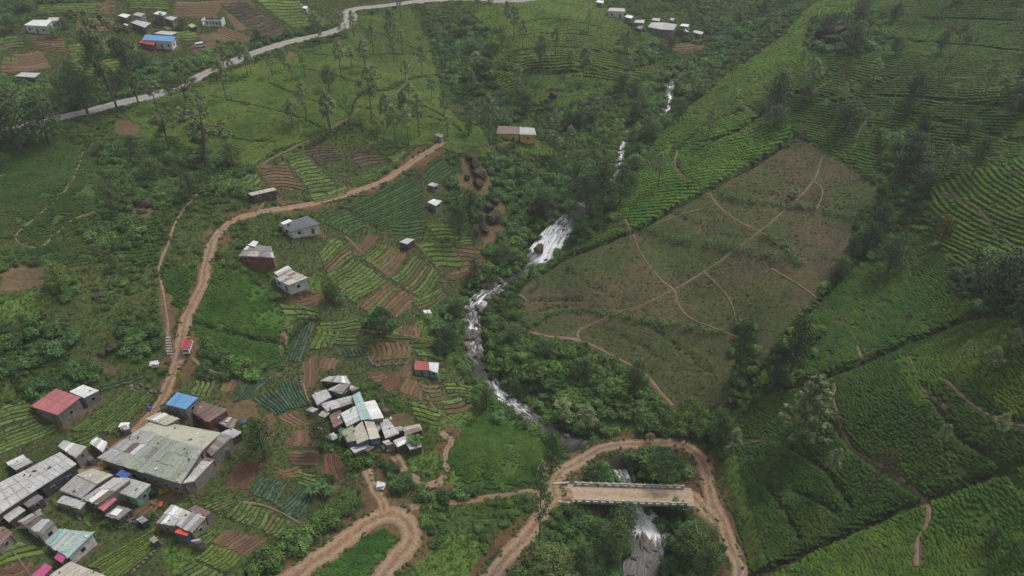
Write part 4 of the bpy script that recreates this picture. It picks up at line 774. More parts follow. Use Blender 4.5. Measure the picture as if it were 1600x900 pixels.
# tea bush: flat plucked top made of a solid core with leaf tufts on it
def tea_proto(i):
    V, Fc = blob(100 + i, 2, .16, .62, True); V = np.array(V) * .5; Fc = np.array(Fc)
    cv, cf = leaf_cloud([(0, 0, .05)], [.50], 70, .11, 200 + i, flat_=.55, up=.8, shell=.95)
    me = bpy.data.meshes.new('tea_bush')
    me.from_pydata([tuple(v) for v in V] + [tuple(v) for v in cv], [], [tuple(map(int, f)) for f in Fc] + [tuple(int(x) + len(V) for x in f) for f in cf]); me.update(); me.materials.append(M['tea']); return me
def shrub_proto(i, mat):
    r = np.random.default_rng(300 + i); k = r.integers(4, 8); cs = []; rs = []
    for j in range(k):
        a = r.random() * 6.28; d = r.random() ** .5 * .55; cs.append((math.cos(a) * d, math.sin(a) * d, .30 + .35 * r.random() * (1 - d))); rs.append(.28 + .22 * r.random())
    return mk_leaf_mesh('shrub', [leaf_cloud(cs, rs, 150, .085, 400 + i, flat_=.85, up=.5, shell=.7)], mat)
def proto_coll(name, meshes):
    c = bpy.data.collections.new(name)
    for k_, me in enumerate(meshes):
        o = bpy.data.objects.new(f'{name}_{k_:02d}', me); c.objects.link(o)
    return c
tea_c = proto_coll('tea_bush', [tea_proto(i) for i in range(5)])
shrub_c = proto_coll('shrub', [shrub_proto(i, M['leafi']) for i in range(6)])
def tuft_proto(i):
    r = np.random.default_rng(600 + i); V = []; Fc = []
    for j in range(16):
        a = r.random() * 6.28; l = .35 + .5 * r.random(); w_ = .06 + .05 * r.random(); x, y = r.normal(size=2) * .22; dx, dy = math.cos(a), math.sin(a); o = len(V)
        V += [(x - dy * w_, y + dx * w_, 0), (x + dy * w_, y - dx * w_, 0), (x + dx * l * .5, y + dy * l * .5, .35 + .4 * r.random())]; Fc.append((o, o + 1, o + 2))
    me = bpy.data.meshes.new('tuft'); me.from_pydata(V, [], Fc); me.update(); me.materials.append(M['leafi']); return me
tuft_c = proto_coll('grass_tuft', [tuft_proto(i) for i in range(4)])
_ng = {}
def gn_group(coll):
    if coll.name in _ng: return _ng[coll.name]
    g = bpy.data.node_groups.new('scatter_' + coll.name, 'GeometryNodeTree')
    g.interface.new_socket('Geometry', in_out='INPUT', socket_type='NodeSocketGeometry'); g.interface.new_socket('Geometry', in_out='OUTPUT', socket_type='NodeSocketGeometry')
    gi = g.nodes.new('NodeGroupInput'); go = g.nodes.new('NodeGroupOutput'); ip = g.nodes.new('GeometryNodeInstanceOnPoints'); ci = g.nodes.new('GeometryNodeCollectionInfo')
    ci.inputs['Collection'].default_value = coll; ci.inputs['Separate Children'].default_value = True; ci.inputs['Reset Children'].default_value = True
    def na(nm, t):
        n_ = g.nodes.new('GeometryNodeInputNamedAttribute'); n_.data_type = t; n_.inputs['Name'].default_value = nm; return n_.outputs[0]
    g.links.new(gi.outputs[0], ip.inputs['Points']); g.links.new(ci.outputs[0], ip.inputs['Instance']); ip.inputs['Pick Instance'].default_value = True
    g.links.new(na('idx', 'INT'), ip.inputs['Instance Index']); g.links.new(na('rot', 'FLOAT_VECTOR'), ip.inputs['Rotation']); g.links.new(na('scl', 'FLOAT_VECTOR'), ip.inputs['Scale'])
    g.links.new(ip.outputs[0], go.inputs[0]); _ng[coll.name] = g; return g
def scatter(name, xyz, rotz, scl, tint, coll, label, cat, tilt=None):
    k = len(xyz)
    if k == 0: return
    me = bpy.data.meshes.new(name); me.vertices.add(k); me.vertices.foreach_set('co', np.asarray(xyz, np.float32).ravel())
    rot = np.zeros((k, 3), np.float32); rot[:, 2] = rotz
    for nm, t, d in (('rot', 'FLOAT_VECTOR', rot), ('scl', 'FLOAT_VECTOR', scl)):
        a = me.attributes.new(nm, t, 'POINT'); a.data.foreach_set('vector', np.asarray(d, np.float32).ravel())
    a = me.attributes.new('idx', 'INT', 'POINT'); a.data.foreach_set('value', rng.integers(0, len(coll.objects), k).astype(np.int32))
    a = me.attributes.new('tint', 'FLOAT_COLOR', 'POINT'); a.data.foreach_set('color', np.concatenate([np.asarray(tint, np.float32), np.ones((k, 1), np.float32)], 1).ravel())
    o = link(name, me); md = o.modifiers.new('scatter', 'NODES'); md.node_group = gn_group(coll); tag(o, label, cat, kind='stuff'); return o
def in_view(x, y, z, mg=40):
    u, v = project(x, y, z); return (u > -mg * 2) & (u < 1600 + mg * 2) & (v > -mg) & (v < 900 + mg * 1.5) & (y > 20)

# ------------------------------------------------------------------ tea
for i, (px, dr, spc, tint, lab) in enumerate(TEA):
    code = 10 + i; jj, ii = np.nonzero(LU == code)
    if not len(ii): continue
    xs, ys = gx[ii], gy[jj]; d = PT(dr)[:, :2]; t = d[1] - d[0]; t /= np.linalg.norm(t); nn = np.array([-t[1], t[0]])
    cx, cy = xs.mean(), ys.mean(); S_ = (xs - cx) * t[0] + (ys - cy) * t[1]; N_ = (xs - cx) * nn[0] + (ys - cy) * nn[1]
    rowy = i in (0, 1, 2, 12, 13, 14, 15, 16, 4); fin = i in (12, 13); al = .80 if rowy else .46; spc = spc * (.66 if fin else .84 if rowy else .44); jit_ = .07 if rowy else .12
    sg = np.arange(S_.min() - 12, S_.max() + 12, al); ng = np.arange(N_.min() - 12, N_.max() + 12, spc)
    SG, NG = np.meshgrid(sg, ng); SG = SG + rng.uniform(-.18, .18, SG.shape)
    X = cx + SG * t[0] + NG * nn[0]; Y = cy + SG * t[1] + NG * nn[1]
    wz = (bil(Zc, X, Y, X0, Y0, 4.0) - bil(Zc, X * 0 + cx, Y * 0 + cy, X0, Y0, 4.0))
    warp = (vnoise(X, Y, 45, 71 + i, 2) - .5) * 16 + (vnoise(X, Y, 9, 72 + i, 2) - .5) * 1.3
    X = X + nn[0] * warp + rng.normal(0, jit_, X.shape); Y = Y + nn[1] * warp + rng.normal(0, jit_, X.shape); X = X.ravel(); Y = Y.ravel()
    ok = lu_at(X, Y) == code; X, Y = X[ok], Y[ok]; Z = hz(X, Y); ok = in_view(X, Y, Z)
    gap = vnoise(X, Y, 6, 75 + i, 3); ok &= (rng.random(len(X)) > .05 + .8 * sstep(.66, .74, gap)); X, Y, Z = X[ok], Y[ok], Z[ok]; k = len(X)
    pt_ = vnoise(X, Y, 28, 81 + i, 3); pt2 = vnoise(X, Y, 7, 82 + i, 2)
    T = np.array(tint)[None] * np.array([1.32, 1.22, .95]) * (1.0 if i == 9 else .82 if i in (5, 6, 7, 8) else 1.16 if i in (11, 13) else 1.18 if i in (3, 4, 10, 12, 18) else .86 if i in (0, 1, 2) else 1.0) * (.72 + .56 * pt_ + .35 * (pt2 - .5))[:, None]; T = T * np.column_stack([.85 + .5 * (pt2 - .3), np.ones(k), np.ones(k)])
    sc = np.column_stack([rng.uniform(1.0, 1.3, k), rng.uniform(1.0, 1.25, k), rng.uniform(1.0, 1.45, k)]); ang = math.atan2(t[1], t[0])
    sc[:, 0] *= 1.15; sc[:, 0] *= (.9 if rowy else .72); sc[:, 1] *= spc * (.92 if rowy else 1.32); sc[:, 2] = sc[:, 2] if rowy and not fin else (1.0 if rowy else .72) + (sc[:, 2] - 1.0) * .25
    scatter('tea_bushes', np.column_stack([X, Y, Z + .12]), ang + rng.uniform(-.25, .25, k), sc, T, tea_c, 'clipped tea bushes in close rows ' + lab, 'tea field')

def lu_points(codes, dens, seed):
    """random points on the given land covers, dens per square metre"""
    r = np.random.default_rng(seed); jj, ii = np.nonzero(np.isin(LU, codes)); x = gx[ii]; y = gy[jj]; ok = in_view(x, y, hz(x, y)); x, y = x[ok], y[ok]
    m_ = r.random(len(x)) < dens * GS * GS; x = x[m_] + r.uniform(-GS / 2, GS / 2, m_.sum()); y = y[m_] + r.uniform(-GS / 2, GS / 2, m_.sum()); return x, y, hz(x, y)
# young tea tufts and weeds on the brown plantation
x, y, z = lu_points([6, 35], 1.1, 5); g = vnoise(x, y, 14, 91, 3); rows = np.sin((x * .35 + y * .94) * 2 * math.pi / 1.9 + (vnoise(x, y, 30, 92, 2) - .5) * 14)
ok = (rng.random(len(x)) < np.where(lu_at(x, y) == 35, .45, .2) + .9 * sstep(.48, .6, g)) & (rows > -.35); x, y, z, g = x[ok], y[ok], z[ok], g[ok]; k = len(x); s_ = rng.uniform(.2, .5, k)
T = np.array([.095,.115,.045])[None] * rng.uniform(.7, 1.25, k)[:, None] + np.array([.035,.012,.0]) * rng.random((k, 1))
scatter('young_tea', np.column_stack([x, y, z]), rng.random(k) * 6.28, np.column_stack([s_, s_, s_ * .8]), T, shrub_c, 'thin young tea and weeds scattered over the brown plantation', 'young tea')
# thickets
x, y, z = lu_points([3], .36, 6); k = len(x); g = vnoise(x, y, 16, 93, 3); g2 = vnoise(x, y, 40, 94, 2)
s_ = rng.uniform(1.4, 3.6, k) * (.7 + .7 * g)
T = (np.array([.058,.132,.060])[None] * (1 - g2[:, None]) + np.array([.095,.155,.038])[None] * g2[:, None]) * (.55 + .9 * g)[:, None] * rng.uniform(.75, 1.3, k)[:, None]
scatter('thicket', np.column_stack([x, y, z - .25]), rng.random(k) * 6.28, np.column_stack([s_, s_ * rng.uniform(.8, 1.1, k), s_ * rng.uniform(.6, 1.05, k)]), T, shrub_c, 'dense dark green thicket of shrubs lining the stream, gullies and roads', 'thicket')
# scrub and weeds
x, y, z = lu_points([0], .42, 8); g = vnoise(x, y, 11, 95, 3); ok = rng.random(len(x)) < sstep(.38, .58, g) * .9 + .10; x, y, z, g = x[ok], y[ok], z[ok], g[ok]; k = len(x); s_ = rng.uniform(.5, 2.0, k) * (.45 + 1.1 * g)
T = np.array([.070,.128,.034])[None] * (.6 + .8 * vnoise(x, y, 30, 96, 2))[:, None] * rng.uniform(.75, 1.3, k)[:, None]
scatter('scrub', np.column_stack([x, y, z - .1]), rng.random(k) * 6.28, np.column_stack([s_, s_, s_ * rng.uniform(.5, .9, k)]), T, shrub_c, 'low weedy scrub on the open ground between plots and tea', 'scrub')
x, y, z = lu_points([0, 4, 36], 1.6, 9); k = len(x); s_ = rng.uniform(.5, 1.0, k); T = np.where((lu_at(x, y) == 4)[:, None], np.array([.105,.165,.04])[None], np.array([.105,.145,.04])[None]) * rng.uniform(.6, 1.2, k)[:, None]
scatter('grass', np.column_stack([x, y, z]), rng.random(k) * 6.28, np.column_stack([s_, s_, s_ * .7]), T, tuft_c, 'rough grass tufts covering verges and open ground', 'grass')
ex = []
for nm, wd, L in roadlines:
    if wd < 2: continue
    t = np.gradient(L[:, :2], axis=0); t /= np.linalg.norm(t, axis=1)[:, None] + 1e-9; nr = np.column_stack([-t[:, 1], t[:, 0]])
    for sd_ in (-1, 1):
        for _ in range(3): o_ = sd_ * (wd / 2 + rng.normal(.15, .45, len(L))); ex.append(L[:, :2] + nr * o_[:, None] + rng.uniform(-.5, .5, (len(L), 2)))
ex = np.vstack(ex); gsel = vnoise(ex[:, 0], ex[:, 1], 5, 97, 2) > .42; ex = ex[gsel]; ex = ex[lu_at(ex[:, 0], ex[:, 1]) != 8]; bx = PT([(885,755),(1085,755),(1085,795),(885,795)]); bm_ = (ex[:, 0] > bx[:, 0].min()) & (ex[:, 0] < bx[:, 0].max()) & (ex[:, 1] > bx[:, 1].min()) & (ex[:, 1] < bx[:, 1].max()); ex = ex[~bm_]; k = len(ex); s_ = rng.uniform(.3, .8, k); T = np.array([.075,.125,.036])[None] * rng.uniform(.6, 1.25, k)[:, None]
scatter('verge_weeds', np.column_stack([ex, hz(ex[:, 0], ex[:, 1]) + .05]), rng.random(k) * 6.28, np.column_stack([s_, s_, s_ * .6]), T, shrub_c, 'weeds creeping over the ragged edges of the roads', 'weeds')
# plants on road edges, ditch lips
x, y, z = lu_points([9], .5, 12); k = len(x); s_ = rng.uniform(.4, .9, k); T = np.array([.045,.075,.028])[None] * rng.uniform(.6, 1.2, k)[:, None]
scatter('ditch_weeds', np.column_stack([x, y, z]), rng.random(k) * 6.28, np.column_stack([s_, s_, s_ * .8]), T, shrub_c, 'dark weeds growing along the drains that divide the tea', 'weeds')

# ------------------------------------------------------------------ vegetable plots, each bed a part
STY = {'g': ('green vegetable plot', 'c_g'), 'y': ('lime green vegetable plot', 'c_y'), 'b': ('blue green leek plot', 'c_b'), 's': ('sparsely planted brownish plot', 'c_s'), 'o': ('bare orange earth plot', 'c_o'),
       'r': ('bare dark red earth plot', 'c_r'), 'd': ('dark green striped plot', 'c_d'), 'p': ('purplish brown plot', 'c_p')}
CROPC = {'c_g': (.10,.155,.045), 'c_y': (.135,.19,.045), 'c_b': (.062,.108,.066), 'c_s': (.10,.125,.045), 'c_d': (.052,.105,.034), 'c_p': (.08,.09,.045)}
crop_pts = []; crop_col = []
for pi, ((a, b, c, d, nb, st), W) in enumerate(zip(PLOTS, plotw)):
    cen = W.mean(0); u, v = uvof(cen); e = empty('vegetable_plot', cen)
    tag(e, ulabel(STY[st][0] + ' of raised beds', u, v, 'plot'), 'plot', 'vegetable plots on the valley slopes')
    r = random.Random(pi); wob = r.random() * 9
    for kx in range(nb):
        m0, m1 = (kx + .03 + r.uniform(0, .06)) / nb, (kx + (.93 if st in 'or' else .89) + r.uniform(-.05, .05)) / nb; hb_ = .14 if st in 'or' else .3
        Ls = []
        Len = np.linalg.norm(W[1, :2] - W[0, :2]); ns = max(4, min(26, int(Len / 1.1))); V = []; Fc = []
        t0 = r.uniform(0, .07); t1 = 1 - r.uniform(0, .09)
        for s_ in range(ns + 1):
            t = t0 + (t1 - t0) * s_ / ns; pa = W[0] * (1 - t) + W[1] * t; pb = W[3] * (1 - t) + W[2] * t; wb = .28 / nb * math.sin(t * 5 + wob + pi) 
            prof = ((m0, -.25), (m0 + .08 / nb, hb_ * .8), ((m0 + m1) / 2, hb_), (m1 - .08 / nb, hb_ * .8), (m1, -.25))
            for mm_, hh in prof:
                p = pa * (1 - mm_ - wb) + pb * (mm_ + wb); z = float(hz(p[0], p[1])); 
                V.append((p[0] - cen[0], p[1] - cen[1], z + hh + (r.uniform(-.06, .08) if hh > 0 else -.2) - cen[2]))
        for s_ in range(ns):
            for q_ in range(4): o = s_ * 5 + q_; Fc.append((o, o + 1, o + 6, o + 5))
        Fc.append((0, 1, 2, 3, 4)); o = ns * 5; Fc.append((o + 4, o + 3, o + 2, o + 1, o))
        mt = STY[st][1]
        if st in 'gs' and r.random() < .07: mt = 'c_s' if st == 'g' else 'c_g'
        if st == 'y' and r.random() < .2: mt = 'c_g'
        ob = link('bed', mesh_of('bed', V, Fc, [M[mt]]), e)
        cc = CROPC.get(mt)
        if cc:
            for _ in range(int(Len * (1.7 if mt != 'c_s' else .8) * max(1, np.linalg.norm(W[3, :2] - W[0, :2]) / nb / 1.3))):
                t = r.uniform(t0, t1); mm_ = r.uniform(m0 + .08 / nb, m1 - .08 / nb) + .28 / nb * math.sin(t * 5 + wob + pi); p = (W[0] * (1 - t) + W[1] * t) * (1 - mm_) + (W[3] * (1 - t) + W[2] * t) * mm_
                if math.sin(p[0] * .9 + pi) * math.sin(p[1] * .7 + kx) > .72: continue
                crop_pts.append((p[0], p[1], float(hz(p[0], p[1])) + .26)); crop_col.append([q_ * r.uniform(.75, 1.3) for q_ in cc])
k = len(crop_pts); s_ = rng.uniform(.2, .45, k)
scatter('crop_plants', np.array(crop_pts), rng.random(k) * 6.28, np.column_stack([s_, s_, s_ * .75]), np.array(crop_col), shrub_c, 'leafy vegetables growing unevenly along the raised beds', 'vegetables')
# ------------------------------------------------------------------ buildings
def add_building(nm, lab, cat, wall, rl, zg):
    allp = np.concatenate([np.array(P) for P, _, _ in rl]); c0 = allp.mean(0); c0[2] = zg; e = empty(nm, c0); tag(e, lab, cat)
    r = random.Random(hash(lab) % 9973 if False else sum(map(ord, lab)))
    wb = MB(); cu, cv = uvof(c0); far_ = cv < 130
    openings = []
    for P, mt, patch in rl:
        P = [Vector(p) - Vector(c0) for p in P]; c = sum(P, Vector()) / 4
        nrm = (P[1] - P[0]).cross(P[3] - P[0])
        if nrm.z < 0: P = [P[0], P[3], P[2], P[1]]
        # slab + sheets
        m = MB(); m.slab(P, .12); ro = link('roof', m.mesh('roof', [M[mt]]), e)
        la, lb = (P[1] - P[0]).length, (P[3] - P[0]).length
        sa = abs(P[1].z - P[0].z) > abs(P[3].z - P[0].z)
        na_, nb_ = (max(1, round(la / 3.4)), max(1, round(lb / 1.25))) if sa else (max(1, round(la / 1.25)), max(1, round(lb / 3.4)))
        if not far_ and na_ * nb_ > 1:
            alt = {0: [mt], 1: [mt] * 6 + ['tin'], 2: [mt] * 8 + ['tin', 'tin', 'tindark', 'tinrust', 'tinwhite'], 3: ([mt] * 22 + ['tin', 'tinmoss', 'tindark', 'tin'] if mt == 'tingreen' else [mt] * 4 + ['tin', 'tinwhite', 'tindark', 'tin', 'tinmoss'])}[patch]
            for i in range(na_):
                for j in range(nb_):
                    if patch >= 2 and r.random() < .06: continue
                    g_ = .035 if patch else .012; jit = .12 * (patch > 1) 
                    f = [(i + g_, j + g_), (i + 1 - g_, j + g_), (i + 1 - g_, j + 1 - g_), (i + g_, j + 1 - g_)]
                    q = []
                    for x_, y_ in f:
                        x_ = min(na_ + .05, max(-.05, x_ + r.uniform(-jit, jit))) / na_; y_ = min(nb_ + .05, max(-.05, y_ + r.uniform(-jit, jit))) / nb_
                        p = (P[0] * (1 - x_) + P[1] * x_) * (1 - y_) + (P[3] * (1 - x_) + P[2] * x_) * y_; q.append(p + Vector((0, 0, .07 + (r.uniform(0, .09) if patch > 1 else r.uniform(0, .02)))))
                    m = MB(); m.slab(q, .04); me = m.mesh('roof_sheet', [M[r.choice(alt)]])
                    link('roof_sheet', me, ro)
            # stones, tyres and planks weighing down the sheets
            if patch:
                for _ in range(int(la * lb / 14)):
                    x_, y_ = r.random() * .9 + .05, r.random() * .9 + .05; p = (P[0] * (1 - x_) + P[1] * x_) * (1 - y_) + (P[3] * (1 - x_) + P[2] * x_) * y_ + Vector((0, 0, .22))
                    m = MB(); m.box((0, 0, 0), (r.uniform(.2, .9), r.uniform(.15, .4), .16), r.random() * 3); link('weight_stone', m.mesh('weight_stone', [M[r.choice(['palestone', 'wood', 'walldark', 'tinwhite'])]]), ro, p)
        # walls under the roof
        ins = .90; Wp = [c + (p - c) * ins for p in P]
        for i in range(4):
            a, b = Wp[i], Wp[(i + 1) % 4]; a2 = Vector((a.x, a.y, -.9)); b2 = Vector((b.x, b.y, -.9)); at_, bt_ = a - Vector((0, 0, .13)), b - Vector((0, 0, .13))
            wb.face([a2, b2, bt_, at_])
            ed = b - a; L = Vector((ed.x, ed.y, 0)).length; out = Vector((ed.y, -ed.x, 0)).normalized(); mid = (a + b) / 2
            if out.dot(Vector((mid.x - c.x, mid.y - c.y, 0))) < 0: out = -out
            tocam = Vector((-c0[0], -c0[1], 0)).normalized()
            if out.dot(tocam) > -.1 and L > 2.2: openings.append((a, b, out, L, min(a.z, b.z)))
    link('wall', wb.mesh('wall', [M[wall]]), e)
    if cat in ('awning',): return e
    door_done = False
    for a, b, out, L, zt in sorted(openings, key=lambda o: -o[3])[:6]:
        k = max(1, int(L / 3.0)); ang = math.atan2(b.y - a.y, b.x - a.x)
        for j in range(k):
            t = (j + .5) / k; p = a * (1 - t) + b * t; top = a.z * (1 - t) + b.z * t; 
            isdoor = (not door_done and j == k // 2); hgt = 1.95 if isdoor else 1.0; zc = hgt / 2 + .02 if isdoor else min(1.55, top - .85)
            if isdoor: door_done = True
            if top < 2.0 and not isdoor: continue
            base = Vector((p.x, p.y, 0)) + out * .03 + Vector((0, 0, zc)); m = MB(); wd = .95 if isdoor else .95
            m.box((0, 0, 0), (wd, .10, hgt), 0); nm_ = 'door' if isdoor else 'window'
            o = link(nm_, m.mesh(nm_, [M['wood' if isdoor else ('wallwhite' if wall != 'wallwhite' else 'wood')]]), e, base, (0, 0, ang))
            if not isdoor:
                m = MB(); m.box((0, 0, 0), (wd - .14, .16, hgt - .14), 0); link('pane', m.mesh('pane', [M['glass']]), o)
            if top > 9.0 and not isdoor:
                o2 = o.copy(); COL.objects.link(o2); o2.parent = e; o2.location = base + Vector((0, 0, 2.3)); pn = o.children[0].copy(); COL.objects.link(pn); pn.parent = o2
    return e
for bl in bldw:
    bl = list(bl)
    if isinstance(bl[1], tuple): _, c_, u_, v_ = bl[1]; bl[1] = ulabel(f'little {c_} roofed lean-to', u_, v_, 'lean-to')
    add_building(*bl)
# roofless white shell building at the top left hamlet
p = PT([(332,42)])[0]; e = empty('ruined_house', p); tag(e, 'roofless white walled building shell with dark window holes above the road', 'ruin')
m = MB()
for x_ in np.arange(-4.5, 4.6, 1.5): m.box((x_, 0, 1.5), (.5, .3, 3.2))
m.box((0, 0, .4), (9.5, .28, .8)); m.box((0, 0, 2.9), (9.5, .32, .5)); m.box((-4.6, 2.5, 1.5), (.3, 5, 3.2)); m.box((4.6, 2.5, 1.5), (.3, 5, 3.2)); link('wall', m.mesh('wall', [M['wallwhite']]), e)
m = MB(); m.box((0, 5.0, 1.4), (9.4, .3, 2.8)); link('wall', m.mesh('wall', [M['wallgrey']]), e)

# ------------------------------------------------------------------ bridge
def build_bridge():
    zb = float(hz(*PT([(897,771)])[0, :2])); zb2 = float(hz(*PT([(1074,776)])[0, :2])); z0 = (zb + zb2) / 2 + .15
    A_ = on_plane([(893,771)], z0)[0]; B_ = on_plane([(1076,777)], z0)[0]; mid = (A_ + B_) / 2; L = float(np.linalg.norm(B_ - A_)); ang = math.atan2(B_[1] - A_[1], B_[0] - A_[0])
    e = empty('bridge', (mid[0], mid[1], z0), ang); tag(e, 'narrow concrete bridge with low railings carrying the dirt road over the stream', 'bridge')
    w = 5.4
    m = MB(); m.box((0, 0, -.1), (L + 2, w, .5)); link('deck', m.mesh('deck', [M['concrete']]), e)
    m = MB(); m.box((0, -.1, .19), (L + 2.2, w - 1.5, .08)); 
    me = m.mesh('road_surface', [M['deck']], uv=[((v[1] + w / 2) / w, v[0]) for v in m.v]); link('road_surface', me, e)
    for s_ in (-1, 1): m = MB(); m.box((0, s_ * 1.7, -.85), (L, .5, 1.05)); link('girder', m.mesh('girder', [M['concrete']]), e)
    for s_ in (-1, 1): m = MB(); m.box((s_ * (L / 2 - .4), 0, -3.2), (1.8, w, 5.4)); link('abutment', m.mesh('abutment', [M['walldark']]), e)
    for s_ in (-1, 1):
        y_ = s_ * (w / 2 - .16)
        m = MB(); m.box((0, y_, .30), (L - 1.5, .42, .26)); link('kerb', m.mesh('kerb', [M['palestone']]), e)
        m = MB(); m.box((0, y_, 1.12), (L - 1.5, .26, .18)); link('handrail', m.mesh('handrail', [M['palestone']]), e)
        m = MB(); m.box((0, y_, .88), (L - 1.5, .12, .1)); link('handrail', m.mesh('handrail', [M['walldark']]), e)
        m0 = None; k = 15
        for i in range(k):
            x_ = -(L - 2.2) / 2 + (L - 2.2) * i / (k - 1)
            if m0 is None: m = MB(); m.box((0, 0, 0), (.5, .46, .9)); m0 = m.mesh('railing_post', [M['palestone']])
            link('railing_post', m0, e, (x_, y_, .82))
    for s_ in (-1, 1):   # stone wing walls
        m = MB(); m.box((-(L / 2 + 2.6), s_ * (w / 2 + .1), -.1), (4.2, .5, 1.1), s_ * .12); link('wing_wall', m.mesh('wing_wall', [M['palestone']]), e)
build_bridge()

# ------------------------------------------------------------------ trees
def limb_tube(mb, pts, rs, k=6):
    for i in range(len(pts) - 1): mb.tube(pts[i], pts[i + 1], rs[i], rs[i + 1], k)
def tree_proto(kind, seed):
    """unit height; returns trunk mesh, crown mesh. crown width about .5 of height unless scaled"""
    r = random.Random(seed); mb = MB(); tips = []; rad = []
    if kind == 'oak':     # silver oak: slim pole, sparse pointed crown of ascending tufts
        base = .42 + r.random() * .1; lean = r.uniform(-.02, .02); n_ = 17
        limb_tube(mb, [(0, 0, -.03), (lean, 0, .4), (lean * 1.5, lean, .75), (lean * 1.5, lean, .97)], [.013, .010, .006, .002])
        for i in range(n_):
            t = (i + .5) / n_; z = base + (1 - base) * t * .96; ww = .155 * (math.sin(math.pi * min(1, t * .85 + .16)) ** .8) * r.uniform(.55, 1.15); a = i * 2.4 + r.random(); x_, y_ = math.cos(a) * ww, math.sin(a) * ww
            mb.tube((lean, 0, z - .04), (x_ + lean, y_, z + .02), .0035, .0015, 4); tips.append((x_ + lean, y_, z + .02)); rad.append(.055 + .03 * r.random())
        cl = leaf_cloud(tips, rad, 170, .013, seed, flat_=1.05, up=.3, shell=.15, elong=1.3)
    elif kind == 'dense':
        limb_tube(mb, [(0, 0, -.03), (.01, 0, .2), (.0, .01, .45)], [.03, .022, .012])
        for i in range(20):
            a = i * 2.4 + r.random(); t = (i + .5) / 20; z = .26 + .62 * t; ww = .27 * math.sin(math.pi * min(1, t * .72 + .22)) * r.uniform(.5, 1.1); x_, y_ = math.cos(a) * ww, math.sin(a) * ww
            mb.tube((0, 0, z * .55 + .05), (x_, y_, z), .010, .003, 4); tips.append((x_, y_, z)); rad.append(.10 + .06 * r.random())
        cl = leaf_cloud(tips, rad, 190, .016, seed, flat_=.8, up=.5, shell=.6)
    elif kind == 'euc':    # tall eucalyptus: long bare trunk, ragged crown of separate clumps
        limb_tube(mb, [(0, 0, -.03), (-.02, 0, .25), (-.05, 0, .5), (-.07, .01, .75), (-.08, 0, .95)], [.014, .012, .009, .006, .002])
        for i in range(19):
            a = r.random() * 6.28; z = .36 + .60 * (i / 19) ** .8; ww = r.uniform(.04, .19) * (1.1 - .5 * abs(z - .65)); x_, y_ = math.cos(a) * ww - .06, math.sin(a) * ww
            mb.tube((-.05, 0, z - .08), (x_, y_, z), .005, .002, 4); tips.append((x_, y_, z)); rad.append(.045 + .045 * r.random())
        cl = leaf_cloud(tips, rad, 190, .012, seed, flat_=.75, up=.3, shell=.25, elong=1.3)
    elif kind == 'spread':
        limb_tube(mb, [(0, 0, -.03), (.01, 0, .25), (.02, 0, .5)], [.035, .028, .018])
        for i in range(26):
            a = i * 2.4; d_ = math.sqrt((i + .5) / 26) * .62; x_, y_ = math.cos(a) * d_, math.sin(a) * d_; z = .86 - .42 * d_ * d_ / .38 * .9 + r.uniform(-.05, .05)
            mb.tube((.02, 0, .42), (x_, y_, z - .03), .012, .004, 4); tips.append((x_, y_, z)); rad.append(.12 + .05 * r.random())
        cl = leaf_cloud(tips, rad, 170, .022, seed, flat_=.5, up=.8, shell=.6)
    elif kind == 'pale':    # feathery pale young tree, tiers of drooping sprays
        limb_tube(mb, [(0, 0, -.03), (.0, 0, .5), (.0, .01, .98)], [.016, .010, .002])
        for i in range(42):
            t = (i + .5) / 42; a = i * 2.4 + r.random() * .4; z = .16 + .8 * t; ww = .34 * (1 - t) ** .75 + .03; x_, y_ = math.cos(a) * ww, math.sin(a) * ww
            mb.tube((0, 0, z), (x_, y_, z + .05), .004, .0015, 4)
            for f_ in (.4, .75, 1.0): tips.append((x_ * f_, y_ * f_, z + .05 * f_)); rad.append(.045)
        cl = leaf_cloud(tips, rad, 60, .020, seed, flat_=.6, up=.7, shell=.2, elong=1.5)
    else:                   # bare
        def br(p, d, l, rr, dep):
            q = p + d * l; mb.tube(p, q, rr, rr * .6, 4)
            if dep == 0: tips.append(tuple(q)); rad.append(.05); return
            for _ in range(3 if dep > 1 else 3):
                nd = (d + Vector((r.uniform(-.8, .8), r.uniform(-.8, .8), r.uniform(-.1, .5)))).normalized(); br(q, nd, l * r.uniform(.55, .8), rr * .6, dep - 1)
        br(Vector((0, 0, -.03)), Vector((0, 0, 1)), .34, .018, 4)
        cl = leaf_cloud(tips, rad, 26, .009, seed, shell=.1)
    return mb.mesh('trunk', [M['bark'] if kind != 'pale' else M['bark']]), mk_leaf_mesh('crown', [cl], M['leaf'])
TP = {'oak': [tree_proto('oak', 10 + i) for i in range(5)], 'dense': [tree_proto('dense', 30 + i) for i in range(5)], 'euc': [tree_proto('euc', 50 + i) for i in range(2)], 'spread': [tree_proto('spread', 60 + i) for i in range(2)],
      'pale': [tree_proto('pale', 70)], 'bare': [tree_proto('bare', 80 + i) for i in range(3)]}
BW = {'oak': .40, 'dense': .72, 'euc': .46, 'spread': 1.4, 'pale': .8, 'bare': .9}
TCOL = {'oak': (.20,.25,.135), 'dense': (.072,.118,.046), 'euc': (.125,.165,.075), 'spread': (.085,.125,.035), 'pale': (.24,.29,.15), 'bare': (.13,.10,.08)}
TTXT = {'oak': 'slim silver oak with thin trunk', 'dense': 'dense dark green tree', 'euc': 'tall ragged eucalyptus with long bare trunk', 'spread': 'low broad tree with flat spreading crown', 'pale': 'feathery pale green tree', 'bare': 'nearly leafless tree with fine bare branches'}
TGRP = {'oak': 'silver oaks standing in the tea', 'dense': 'dense dark trees of the valley', 'euc': 'tall eucalyptus trees', 'spread': 'spreading trees', 'pale': 'pale feathery trees', 'bare': 'leafless trees'}
